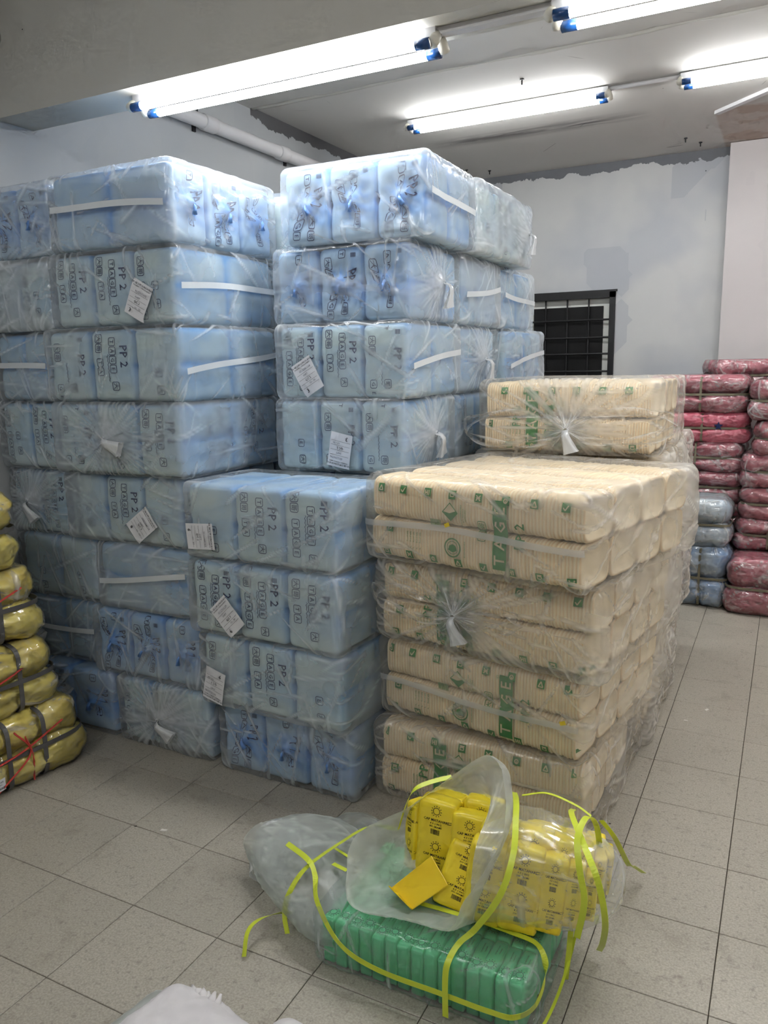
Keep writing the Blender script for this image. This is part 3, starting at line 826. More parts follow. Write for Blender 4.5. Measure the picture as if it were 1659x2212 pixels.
def build_bundles():
    M['yellow_crinkle'] = crinkle_mat('yellow_bag_plastic', srgb(255, 236, 112), srgb(242, 212, 76), srgb(255, 248, 190), .3, .8, .35)
    M['pink_crinkle'] = crinkle_mat('pink_bag_plastic', srgb(212, 118, 136), srgb(180, 82, 102), srgb(240, 214, 220), .34, .9, .9)
    M['pink_plain'] = crinkle_mat('pink_bag_plastic_flat', srgb(204, 110, 124), srgb(182, 84, 102), srgb(236, 190, 198), .34, .7, .45)
    M['paleblue_crinkle'] = crinkle_mat('pale_blue_bag_plastic', srgb(226, 238, 248), srgb(196, 216, 240), srgb(250, 252, 255), .34, .6, .5)
    M['blue_net'] = crinkle_mat('blue_tinted_bag_plastic', srgb(214, 230, 246), srgb(130, 175, 235), srgb(244, 248, 255), .34, .6, .5)
    M['grey_strap'] = simple('grey_strapping', srgb(92, 90, 88), .5)
    M['olive_strap'] = simple('olive_strapping', srgb(124, 118, 98), .5)
    M['red_string'] = simple('red_string', srgb(200, 70, 60), .5)
    # yellow bundles, long axis along Y, in a leaning pile
    rz = PI/2-.12
    yb = [('lowest yellow bundle, on the floor, crossed red strings and two grey straps', (-.19, -.45, 0), .93, .44, .262, 70, (.14, .28)),
          ('second yellow bundle up, small label at its foot and film flap at its end', (-.215, -.5, .265), .88, .42, .255, 71, (.16, .28)),
          ('third yellow bundle up, one grey strap near its end', (-.235, -.52, .53), .88, .4, .26, 72, (.27,)),
          ('topmost yellow bundle against the left edge with loose film hanging', (-.235, -.54, .8), .8, .38, .29, 73, (.1,))]
    for i, (t, loc, L, Wd, Hh, sd, cr) in enumerate(yb):
        y = -Wd/2-.024
        st = []
        if i < 3: st = [[(-.2, y, .06), (.05, y, .12), (.2, y-.002, .15), (.36, y+.01, .2)]]
        if i == 0: st += [[(.2, y-.003, .2), (.21, y-.003, .12), (.08, y-.003, .03)], [(.16, y-.002, .23), (.22, y-.003, .14), (.22, y, .02)]]
        if i == 2: st += [[(.1, y-.002, .24), (.14, y, .12), (.2, y, .03)]]
        if i == 1: st += [[(.02, y-.002, .24), (.12, y, .14), (.16, y, .02)]]
        lb = (.08 if i == 0 else .1, y-.002, .06, 0) if i < 3 else None
        fl = [(L/2-.03, .0, .17, .12, 0, .06, .1)] if i in (0, 1) else ([(L/2-.3, -Wd/2-.01, .08, .16, -.02, -.12, .16)] if i == 3 else None)
        bundle(t, 'bundle', 'bag_bundle', loc, rz, L, Wd, Hh, sd, M['yellow_crinkle'], M['grey_strap'], cr, 'yellow bundles piled at the left', .042, st, lb, fl, strapw=.017)
    # pink bundles
    g = 'pink bundles stacked by the back wall'
    pk = []
    ord_ = ('topmost', 'second from top', 'third from top', 'fourth from top', 'fifth from top', 'sixth from top')
    z = [1.17, .98, .79, .6, .4, .2, 0.0]; hs = [.235, .19, .19, .19, .2, .2, .2]
    for i in range(7):
        mt = 'pink_plain' if i == 1 else 'pink_crinkle'
        if i < 4:
            t = ('topmost pink bundle of the column beside the beige bales', 'pink bundle printed with a dark blue star, second from top beside the beige bales', 'pink bundle third from top beside the beige bales, clear film flap at right', 'pink bundle fourth from top, just above the pale blue bundles')[i]
        else: t = ('pink bundle mostly hidden behind the upper pale blue bundle', 'pink bundle behind the pale blue bundles at mid height', 'pink bundle on the floor behind the lower pale blue bundle')[i-4]
        b = bundle(t, 'bundle', 'pink_bundle', (1.93+.012*math.sin(i*2.1), 3.62, z[i]), .03*math.sin(i*1.7), .62, .46, hs[i], 80+i, M[mt], M['olive_strap'], (.03,), g, .024, wrap=i != 1)
        if i == 1:
            st = []
            for k in range(10):
                rr = .03 if k % 2 == 0 else .012; a = PI/2+k*PI/5; st.append((.13+rr*math.cos(a), rr*math.sin(a)))
            link('star_print', mk_mesh('star_print', [(x, -.255, .11+zz) for x, zz in st], [[i0 for i0 in range(10)]], M['navy'], False), b)
    # lump thrown on top, and the columns to the right
    bundle('loose pink bundle lying askew on top where the two pink columns meet', 'bundle', 'pink_bundle', (2.16, 3.95, 1.3), .4, .42, .36, .2, 90, M['pink_crinkle'], M['olive_strap'], (), g, .03)
    z2 = [1.14, .93, .73, .535, .34]; h2 = [.235, .2, .2, .19, .195]
    tt = ['topmost pink bundle of the right hand column by the photo\'s edge', 'second pink bundle down the right hand column, squeezed narrow', 'third pink bundle down the right hand column, wide and film wrapped', 'fourth pink bundle down the right hand column, plain with an upright strap', 'fifth pink bundle down the right hand column, resting over the floor pile']
    for i in range(5):
        dx = (0, .04, -.02, -.02, -.04)[i]
        bundle(tt[i], 'bundle', 'pink_bundle', (2.57+dx, 3.42, z2[i]), .02*math.sin(i*3), .62, .46, h2[i], 100+i, M['pink_plain' if i in (1, 3) else 'pink_crinkle'], M['olive_strap'], (-.12,), g, .024)
    bundle('bulky pink bundle on the floor at the right edge, dark strap across', 'bundle', 'pink_bundle', (2.53, 3.18, 0), 0, .66, .5, .33, 110, M['pink_crinkle'], M['olive_strap'], (), g, .03)
    bundle('faded pink bundle on top at the far right edge near the wall', 'bundle', 'pink_bundle', (2.62, 3.95, 1.2), 0, .6, .42, .2, 111, M['pink_plain'], M['olive_strap'], (), g, .02)
    # pale blue bundles
    g = 'pale blue bundles in front of the pink column'
    b1 = bundle('lower pale blue bundle on the floor, tied blue film at its top', 'bundle', 'paper_bag_bundle', (2.06, 3.17, 0), -.03, .3, .34, .37, 120, M['blue_net'], M['olive_strap'], (-.01,), g, .016)
    b2 = bundle('upper white and pale blue bundle with one level strap', 'bundle', 'paper_bag_bundle', (2.04, 3.17, .375), .02, .32, .34, .29, 121, M['paleblue_crinkle'], M['olive_strap'], (), g, .02)

# ---------------------------------------------------------------- foreground
def sun_print(s):
    P = [shp(*ringd(s*.5, s*.08, 16))]
    for k in range(12):
        a = 2*PI*k/12; P.append(shp([(-s*.045, 0), (s*.045, 0), (s*.045, s*.17), (-s*.045, s*.17)], [[0, 1, 2, 3]], (-s*.6*math.sin(a), s*.6*math.cos(a)), a))
    return P
def cap_print(rs, s=1.0):
    P = compose(sun_print(.017), (0, .03))
    P.append(shp(*txt2d('CAP MATAHARI', .0085), (0, .009)))
    P.append(shp(*txt2d('4 X 6 INCI', .006), (0, .001)))
    P.append(shp(*txt2d('300 GRAMS', .006), (0, -.006)))
    P.append(shp(*barcode(.022, .012, rs), (0, -.018)))
    return [(v*s, f, m) for v, f, m in P]
def small_pack(name, mat, dims, seed, ink, faces=('front', 'top'), s=1.0, amp=.004):
    v, F, nm, c = softbox(*dims, (12, 8, 14), min(dims)*.2, min(dims)*.05)
    fo = folds(v*2.5+seed, seed+2, 1.2); v = v+nm*((fo-.35)*amp)[:, None]
    out = [(name, mk_mesh(name, v, F, mat, True))]
    b = bvh_of(v, F); rs = np.random.RandomState(seed); h = dims[2]
    allv = []; allf = []
    for fc in faces:
        if fc == 'front': o, U, V, D = (0, -dims[1]/2, h/2), (1, 0, 0), (0, 0, 1), (0, 1, 0)
        elif fc == 'top': o, U, V, D = (0, 0, h), (1, 0, 0), (0, 1, 0), (0, 0, -1)
        elif fc == 'topx': o, U, V, D = (0, 0, h), (0, 1, 0), (-1, 0, 0), (0, 0, -1)
        else: o, U, V, D = (dims[0]/2, 0, h/2), (0, 1, 0), (0, 0, 1), (-1, 0, 0)
        P = cap_print(rs, s)
        if fc.endswith('2'): P = compose(P, (0, .045))+compose(cap_print(rs, s), (.004, -.045)); fc = fc[:-1]
        if fc == 'front': o, U, V, D = (0, -dims[1]/2, h/2), (1, 0, 0), (0, 0, 1), (0, 1, 0)
        if fc == 'top': P = compose(sun_print(.02), (0, -.03))+compose([shp(*txt2d('CAP MATAHARI', .005)), shp(*barcode(.02, .01, rs), (0, -.012))], (0, .02), PI/2)
        if fc == 'front2': P = P
        m = project(P, b, o, U, V, D, .0008, .15, .02, mats=[ink])
        if m:
            base = len(allv); allv += [tuple(x.co) for x in m.vertices]; allf += [[base+i for i in p.vertices] for p in m.polygons]
    if allf: out.append(('print', mk_mesh('print', allv, allf, ink, False)))
    return out
def put(ms, parent, loc, rot, sc=(1, 1, 1)):
    p = link(ms[0][0], ms[0][1], parent, loc, rot, sc)
    for (n_, m_) in ms[1:]: link(n_, m_, p)
    return p
def loft_film(rings, name, mat, parent, seed, amp=.006, haze=0.1, close_end=False, hzend=None):
    """rings: lists of points with equal counts"""
    R = [np.array(r, float) for r in rings]; n = len(R[0])
    V = []
    sub = 7
    RR = []
    for i in range(len(R)-1):
        for k in range(sub):
            t = k/sub; a = R[max(i-1, 0)]; b = R[i]; c = R[i+1]; d = R[min(i+2, len(R)-1)]
            RR.append(.5*((2*b)+(-a+c)*t+(2*a-5*b+4*c-d)*t*t+(-a+3*b-3*c+d)*t**3))
    RR.append(R[-1]); R = RR
    def dens(r):
        o = []
        for i in range(n):
            a, b, c, d = r[i-1], r[i], r[(i+1) % n], r[(i+2) % n]
            for k in range(9):
                t = k/9; o.append(.5*((2*b)+(-a+c)*t+(2*a-5*b+4*c-d)*t*t+(-a+3*b-3*c+d)*t**3))
        return np.array(o)
    R = [dens(r) for r in R]; m = len(R[0]); V = np.concatenate(R)
    cen = np.concatenate([np.repeat(r.mean(0)[None], m, 0) for r in R])
    nm = V-cen; nm /= np.maximum(np.linalg.norm(nm, axis=1, keepdims=True), 1e-6)
    fo = folds(V*1.6, seed, 1.2); fo2 = folds(V*3.4, seed+3, 1.2)
    ck = creases(V, nm, seed, 60, (.002, .005), (.04, .14))
    V = V+nm*(((fo-.35)*amp*1.1+(fo2-.35)*amp*.4)+ck*.004)[:, None]
    F = [[i*m+k, (i+1)*m+k, (i+1)*m+(k+1) % m, i*m+(k+1) % m] for i in range(len(R)-1) for k in range(m)]
    if close_end: F.append([(len(R)-1)*m+k for k in range(m)])
    hz = haze+np.clip((fo-.45), 0, .4)*.3+ck*.35
    if hzend is not None:
        tt = np.repeat(np.linspace(0, 1, len(R)), m); hz = hz+np.interp(tt, [0, 1], hzend)
    return link(name, mk_mesh(name, V, F, mat, True, {'haze': hz}), parent)
def build_foreground():
    M['green_pack'] = pack_mat('green_pack_plastic', srgb(92, 206, 142), srgb(34, 160, 96), .3, 10, .6)
    M['yellow_pack'] = pack_mat('yellow_pack_plastic', srgb(244, 220, 50), srgb(226, 190, 20), .3, 10, .6)
    M['lime_strap'] = simple('lime_yellow_strap', srgb(212, 226, 66), .35, .5, bscale=90, bstr=.2)
    M['green_print'] = simple('dark_print_on_green', srgb(40, 90, 70), .5, bstr=0)
    # ---- green parcel
    g = thing('green_parcel', 'clear bag packed with rows of small green packs lying on the floor in front', 'parcel', (1.765, -.36, 0), 0)
    gp = [small_pack('green_pack', M['green_pack'], (.036, .118, .124), 5+k, M['green_print'], ('top',), .6) for k in range(3)]
    W_ = .53; nx = 15
    for j in range(3):
        for i in range(nx):
            put(gp[(i*2+j) % 3], g, (-W_/2+.018+i*(W_-.036)/(nx-1), -.125+j*.122, .0), (0, 0, .02*math.sin(i*3+j)), (.95, 1, 1+.03*math.sin(i*2.7+j)))
    v, F, nm, c = softbox(W_+.045, .41, .158, (90, 60, 26), .025, .004)
    fo = folds(v*1.5+9, 33, 1.2); ck = creases(v, nm, 34, 110); v = v+nm*((fo-.3)*.008+ck*.003)[:, None]; v[:, 2] = np.clip(v[:, 2], .0, .166)
    link('bag', mk_mesh('bag', v, F, M['film'], True, {'haze': ck*.45+.02}), g)
    # the loose mouth of the green parcel's bag lying to the left
    ox, oy = -1.765, .36
    def rg(c, rx, ry, rz, n=10, sk=0.0):
        return [(c[0]+rx*math.cos(2*PI*k/n)+ox, c[1]+ry*math.cos(2*PI*k/n+sk)+oy, max(.003, c[2]+rz*math.sin(2*PI*k/n))) for k in range(n)]
    rings = [rg((1.535, -.37, .07), .0, .18, .075), rg((1.46, -.37, .075), .0, .185, .085), rg((1.38, -.33, .08), .01, .19, .085), rg((1.28, -.28, .075), .03, .17, .08), rg((1.19, -.26, .08), .05, .11, .075), rg((1.13, -.28, .1), .03, .06, .04)]
    loft_film(rings, 'bag_tail', M['film_thick'], g, 44, .007, -.12)
    fl = [[(1.14, -.30, .12), (1.17, -.27, .17), (1.2, -.22, .14), (1.16, -.22, .1)], ]
    rings = [rg((1.16, -.28, .13), .02, .02, .015, 8), rg((1.18, -.27, .1), .05, .06, .05, 8), rg((1.26, -.3, .05), .09, .1, .05, 8)]
    loft_film(rings, 'film_pucker', M['film_knot'], g, 47, .01, -.15)
    # back flap of that bag behind
    rings = [rg((1.5, -.2, .1), .02, .05, .05), rg((1.38, -.12, .07), .04, .06, .06), rg((1.28, -.05, .04), .05, .07, .035), rg((1.25, -.02, .02), .05, .05, .015)]
    loft_film(rings, 'bag_corner', M['film_thick'], g, 49, .012, -.2)
    v, F, nm, c = softbox(.08, .02, .1, (8, 2, 8), .008, 0)
    # ---- yellow bag
    y = thing('yellow_sack', 'open clear bag of yellow packs lying on its side on top of the green parcel', 'bag', (1.9, -.35, .15), 0)
    o0 = Vector((1.9, -.35, .15))
    yp = [small_pack('yellow_pack', M['yellow_pack'], (.1, .05, .2), 15+k, M['ink'], ('front2', 'side2'), 1.1, .006) for k in range(3)]
    def Pk(k, loc, rot, sc=(1, 1, 1)): put(yp[k % 3], y, Vector(loc)-o0, rot, sc)
    # upright ones showing in the mouth
    Pk(0, (1.655, -.31, .165), (-.08, .0, -.5), (.45, 1, .95)); Pk(1, (1.72, -.32, .17), (-.12, .03, .03), (1.05, 1.1, 1.05)); Pk(2, (1.825, -.33, .17), (-.12, -.02, .08), (1., 1.1, 1.0))
    Pk(0, (1.73, -.26, .18), (-.05, 0, 0), (1., 1.1, .95)); Pk(2, (1.835, -.27, .19), (-.05, .0, .05), (1., 1.1, .98))
    Pk(1, (1.80, -.41, .16), (-.55, .28, .15), (1.0, 1, .8))
    # ranks in the body of the bag, seen through the film
    for i, (x, yy, z, s, h) in enumerate(((1.885, -.42, .165, .95, 1.0), (1.972, -.415, .168, .92, 1.04), (2.042, -.40, .178, .62, .92), (2.088, -.38, .195, .46, .76), (2.122, -.36, .21, .36, .58))):
        rr = .05*i
        Pk(i, (x, yy, z), (-.12, .1, .1+rr), (s, 1.1, h))
        Pk(i+1, (x+.005, yy+.058, z+.012), (-.05, .1, .1+rr), (s, 1.15, h*1.03))
        Pk(i+2, (x+.01, yy+.118, z+.0), (0.05, .1, .1+rr), (s, 1.15, h*.98))
        if i < 4: Pk(i, (x+.01, yy+.178, z-.0), (0.1, .1, .1+rr), (s, 1.1, h*.85))
    # open folded pack end
    T = MB()
    T.raw([(1.645, -.44, .185), (1.72, -.475, .17), (1.80, -.43, .235), (1.735, -.385, .27)], [[0, 1, 2, 3]])
    T.raw([(1.645, -.44, .185), (1.72, -.475, .17), (1.725, -.49, .185), (1.645, -.455, .2)], [[0, 1, 2, 3]])
    T.raw([(1.645, -.44, .185), (1.735, -.385, .27), (1.73, -.37, .24), (1.65, -.42, .165)], [[0, 1, 2, 3]])
    T.v = [tuple(Vector(p)-o0) for p in T.v]
    op = link('open_pack', mk_mesh('open_pack', T.v, T.f, M['yellow_pack'], False, {'tint': [.7]*len(T.v)}), y)
    sm = op.modifiers.new('s', 'SOLIDIFY'); sm.thickness = .003
    bm_ = op.modifiers.new('b', 'BEVEL'); bm_.width = .002
    # film: rim -> throat -> body -> closed end
    rim = [(1.844, -.3, .526), (1.907, -.34, .514), (1.935, -.42, .42), (1.92, -.49, .36), (1.886, -.55, .3), (1.859, -.58, .245), (1.743, -.57, .225), (1.6, -.555, .195), (1.55, -.5, .225), (1.536, -.42, .29), (1.652, -.35, .36), (1.736, -.3, .43)]
    in1 = [(1.84, -.24, .47), (1.9, -.27, .46), (1.93, -.35, .41), (1.93, -.43, .36), (1.90, -.49, .28), (1.86, -.52, .2), (1.75, -.51, .18), (1.65, -.49, .165), (1.62, -.42, .17), (1.62, -.35, .22), (1.67, -.27, .31), (1.75, -.23, .4)]
    def body(c, ry, rz, ph=0.0):
        out = []
        for k in range(12):
            a = PI/2-2*PI*k/12
            cy_, cz_ = math.cos(a), math.sin(a)
            cy_ = abs(cy_)**.8*math.copysign(1, cy_); cz_ = abs(cz_)**.8*math.copysign(1, cz_)
            out.append((c[0]+.0*cy_, c[1]-cy_*ry, max(c[2]+cz_*rz, .165)))
        return out
    rings = [rim, in1, body((1.88, -.35, .275), .13, .13), body((1.97, -.34, .285), .125, .128), body((2.06, -.33, .28), .115, .115), body((2.13, -.31, .27), .1, .09), body((2.185, -.3, .265), .06, .05), body((2.2, -.3, .26), .015, .012)]
    rings = [[tuple(Vector(p)-o0) for p in r] for r in rings]
    nseg = len(rings)
    fb = loft_film(rings[:3], 'bag_mouth', M['film_thick'], y, 55, .007, -.0, hzend=(.12, -.16))
    fb2 = loft_film(rings[2:], 'bag', M['film'], y, 57, .006, .06)
    # ---- lime straps
    def S(pts, label, wdir=(0, 0, 1), w=.0145, par=None):
        o = ribbon(pts, w, 'strap', M['lime_strap'], par, wdir)
        if par is None: tag(o, label, 'strap', 'lime yellow straps round the two bags')
        else: o.location = -par.location
        return o
    X, Y, Z = (1, 0, 0), (0, 1, 0), (0, 0, 1)
    S([(1.301, -.401, .19), (1.394, -.439, .19), (1.432, -.465, .17), (1.485, -.54, .16), (1.575, -.585, .105), (1.678, -.585, .071), (1.848, -.585, .07), (1.961, -.585, .07), (2.02, -.575, .07), (2.055, -.53, .08), (2.062, -.48, .13), (2.035, -.45, .165), (1.967, -.44, .168), (1.845, -.435, .168), (1.72, -.44, .168)],
      'long lime strap sagging lengthwise round the green parcel', [(0, 1, .5), (0, 1, .5), Y, (.5, .5, 1), Z, Z, Z, Z, Z, Z, (0, .5, 1), Y, Y, Y, Y])
    S([(1.9, -.22, .4), (1.93, -.3, .43), (1.955, -.38, .432), (1.975, -.46, .39), (1.96, -.505, .31), (1.9, -.5, .2), (1.87, -.53, .172), (1.862, -.575, .158), (1.858, -.588, .12), (1.858, -.588, .015)],
      'lime strap over the yellow bag and down the front of the green parcel', X)
    S([(2.05, -.2, .38), (2.07, -.3, .425), (2.13, -.42, .425), (2.172, -.47, .38), (2.185, -.45, .28), (2.16, -.33, .13), (2.135, -.24, .03)], 'lime strap end hanging free off the yellow bag to the floor', X)
    S([(2.12, -.43, .2), (2.14, -.46, .32), (2.125, -.45, .39), (2.11, -.41, .44), (2.117, -.35, .46), (2.13, -.3, .41), (2.135, -.26, .3)], 'lime strap looped upright over the narrow end of the yellow bag', X)
    S([(2.125, -.22, .38), (2.155, -.2, .33), (2.175, -.1, .2), (2.165, .06, .09), (2.185, .13, .03)], 'lime strap tail reaching right to the bare tiles', (1, -.3, .5), .0145)
    S([(2.04, -.24, .17), (2.075, -.3, .16), (2.085, -.35, .11), (2.08, -.36, .02)], 'straight lime strap end hanging at the right end of the green parcel', (.8, .6, 0), .014)
    S([(2.06, -.22, .15), (2.085, -.27, .12), (2.085, -.38, .06), (2.075, -.5, .03), (2.05, -.6, .02)], 'thin lime strap edge curling round the right end of the green parcel', X, .007)
    S([(1.56, -.22, .2), (1.48, -.241, .2), (1.444, -.34, .2), (1.396, -.45, .175), (1.37, -.5, .12), (1.36, -.51, .06), (1.377, -.525, .02)], 'lime strap arching over the loose bag mouth at the left', (1, 0, .35), .016)
    S([(1.36, -.47, .04), (1.335, -.5, .05), (1.3, -.545, .05), (1.298, -.592, .045), (1.314, -.632, .008)], 'short lime strap end curling onto the floor at far left', [(.3, -.3, 1), (.5, -.4, .8), (1, -.3, .3), (1, -.2, .2), (1, -.2, .1)], .014)
    S([(1.736, -.25, .42), (1.69, -.28, .41), (1.655, -.31, .395), (1.64, -.33, .36), (1.63, -.36, .3)], 'lime strap behind the raised rim of the open bag', (0, 1, .4))
    S([(1.423, -.343, .175), (1.482, -.368, .18)], 'upper of two cut lime strap tips over the loose bag', Y, .008)
    S([(1.452, -.405, .175), (1.505, -.421, .18)], 'lower of two cut lime strap tips over the loose bag', Y, .012)
    S([(1.93, -.25, .415), (1.99, -.23, .425), (2.06, -.22, .405), (2.1, -.22, .385)], 'lime strap running along the top of the yellow bag', Y, .008)
    # ---- white sack at the bottom edge
    sack = thing('white_sack', 'creased white woven sack at the bottom edge of the photo', 'sack', (1.53, -1.07, 0), -.12)
    M['sack'] = crinkle_mat('white_woven_sack', srgb(226, 222, 222), srgb(206, 202, 204), srgb(240, 238, 238), .6, .5, .3)
    for k, (cx, cy, L, Wd, Hh) in enumerate(((-.12, .0, .34, .42, .1), (.2, .06, .4, .42, .1))):
        v, F, hz = lobe_mesh(L, Wd, Hh, 140+k, None, .022, (30, 26, 10), .05); v[:, 2] = np.maximum(v[:, 2], 0)
        link('sack_body' if k == 0 else 'sack_fold', mk_mesh('sack_body', v, F, M['sack'], True), sack, (cx, cy, 0))
    v, F, hz = lobe_mesh(.14, .36, .09, 150, None, .015, (12, 20, 8), .04); v[:, 2] = np.maximum(v[:, 2], 0)
    link('clear_end', mk_mesh('clear_end', v, F, M['film_thick'], True, {'haze': hz}), sack, (-.245, .0, 0))
    T = MB()
    for k in range(6): T.tube([(-.17, .18, .075), (-.16-.016*k+.02, .2, .09+.008*math.sin(k*2.3)), (-.175-.02*k+.03, .215+.006*math.sin(k*3), .105-.006*k)], [.006, .011, .003], 7)
    T.build('tuft', M['sack'], sack, True)
    ribbon([(-.135, .2, .085), (-.13, .19, .095), (-.122, .18, .09)], .006, 'red_tie', M['red_string'], sack, Z, .003)

# ---------------------------------------------------------------- room
CEIL = 3.03; XL = -.5; YB = 4.56; XR = 5.0; YF = -5.2
def region(t, v, axis, lo, hi, soft):
    s = t.n('ShaderNodeSeparateXYZ', {0: v}).outputs[axis]
    a = t.n('ShaderNodeMapRange', {'Value': s, 1: lo-soft, 2: lo+soft}, clamp=True).outputs[0]
    b = t.n('ShaderNodeMapRange', {'Value': s, 1: hi-soft, 2: hi+soft, 3: 1.0, 4: 0.0}, clamp=True).outputs[0]
    return t.math('MULTIPLY', a, b)
def wall_mat(name, base, base2, strip_z=None, strip=None, patchy=0.5, ymin=None):
    t = NT(name); v = t.coords('Object')
    n1 = t.noise(v, 1.3, 3, .5); n2 = t.noise(v, 40, 4); n3 = t.noise(v, 6, 4, .6, .5)
    c = t.mix(t.ramp(n1, [(.42, (0,)), (.56, (1,))]), base, base2)
    vb = t.n('ShaderNodeTexVoronoi', {'Vector': t.coords('Object', (1, 1, 1)), 'Scale': 3.2, 'Randomness': .8}, distance='CHEBYCHEV').outputs[1]
    pf = t.n('ShaderNodeSeparateColor', {0: vb}).outputs[0]
    c = t.mix(t.math('MULTIPLY', t.ramp(pf, [(.72, (0,)), (.76, (1,))]), patchy), c, (base2[0]*.86, base2[1]*.87, base2[2]*.9, 1))
    sp = t.n('ShaderNodeTexVoronoi', {'Vector': v, 'Scale': 5.5}).outputs[0]
    c = t.mix(t.math('LESS_THAN', sp, .022), c, (.03, .03, .03, 1))
    if strip_z is not None:
        sz = t.n('ShaderNodeSeparateXYZ', {0: v}).outputs
        thr = t.math('ADD', strip_z, t.math('MULTIPLY', t.math('SUBTRACT', t.noise(v, 5, 5, .65), .5), .17))
        m = t.math('GREATER_THAN', sz[2], thr)
        if ymin is not None: m = t.math('MULTIPLY', m, t.math('GREATER_THAN', sz[1], ymin))
        c = t.mix(m, c, strip)
    return t.done(t.bsdf(c, .75, t.bump(t.math('ADD', n3, t.math('MULTIPLY', n2, .2)), .15, .01), .25))
def ceil_mat():
    t = NT('ceiling_plaster'); v = t.coords('Object')
    n1 = t.noise(v, 1.1, 3); n2 = t.noise(v, 30, 4); n3 = t.noise(t.coords('Object', (1.2, 7, 1)), 2.2, 5, .6, .4)
    c = t.mix(n1, srgb(216, 214, 208), srgb(202, 200, 196))
    soot = t.math('MULTIPLY', t.math('MULTIPLY', region(t, v, 0, .2, 1.4, .2), region(t, v, 1, 3.38, 3.5, .07)), t.ramp(n3, [(.32, (0,)), (.52, (1,))]))
    c = t.mix(t.math('MULTIPLY', soot, .85), c, (.06, .05, .06, 1))
    old = t.math('MULTIPLY', region(t, v, 0, 1.93, 6, .008), region(t, v, 1, 3.58, 6, .02))
    c = t.mix(old, c, t.mix(t.ramp(t.noise(v, 5, 3), [(.45, (0,)), (.5, (1,))]), srgb(186, 170, 158), srgb(196, 186, 178)))
    cr = t.n('ShaderNodeTexVoronoi', {'Vector': t.coords('Object', (1, 1, 1)), 'Scale': 1.4}, feature='DISTANCE_TO_EDGE').outputs[0]
    cm = t.math('MULTIPLY', t.math('LESS_THAN', cr, .002), t.ramp(t.noise(v, 3.1, 2), [(.62, (0,)), (.66, (1,))]))
    c = t.mix(t.math('MULTIPLY', cm, .7), c, (.1, .09, .08, 1))
    sp = t.n('ShaderNodeTexVoronoi', {'Vector': v, 'Scale': 3.5}).outputs[0]
    c = t.mix(t.math('LESS_THAN', sp, .016), c, (.04, .04, .04, 1))
    return t.done(t.bsdf(c, .8, t.bump(n2, .12, .005), .2))
def tile_mat():
    t = NT('speckled_floor_tile'); v = t.coords('Object')
    tc = t.n('ShaderNodeTexCoord'); oi = t.n('ShaderNodeObjectInfo')
    geo = t.n('ShaderNodeNewGeometry').outputs['Position']
    n1 = t.noise(geo, 180, 2, .6); n2 = t.noise(geo, 60, 3, .7); n3 = t.noise(geo, 1.6, 4, .6); n4 = t.noise(geo, 9, 4, .7, .5)
    c = t.mix(t.ramp(n1, [(.36, (0,)), (.66, (1,))]), srgb(160, 154, 141), srgb(184, 178, 165))
    c = t.mix(t.ramp(n2, [(.32, (1,)), (.44, (0,))]), c, srgb(146, 140, 128))
    c = t.mix(t.math('MULTIPLY', oi.outputs['Random'], .16), c, srgb(128, 124, 114))
    c = t.mix(t.math('MULTIPLY', t.ramp(n4, [(.56, (0,)), (.74, (1,))]), .35), c, srgb(110, 100, 88))
    sp = t.n('ShaderNodeTexVoronoi', {'Vector': geo, 'Scale': 7}).outputs
    c = t.mix(t.math('MULTIPLY', t.math('LESS_THAN', sp[0], .03), t.math('GREATER_THAN', n3, .52)), c, (.03, .028, .025, 1))
    st = t.math('MULTIPLY', t.math('MULTIPLY', region(t, geo, 0, 2.27, 2.345, .008), region(t, geo, 1, -.26, -.2, .008)), t.ramp(n4, [(.45, (0,)), (.55, (1,))]))
    c = t.mix(t.math('MULTIPLY', st, .5), c, srgb(110, 100, 92))
    r = t.math('ADD', .3, t.math('MULTIPLY', n3, .25))
    return t.done(t.bsdf(c, r, t.bump(n2, .05, .002), .4))
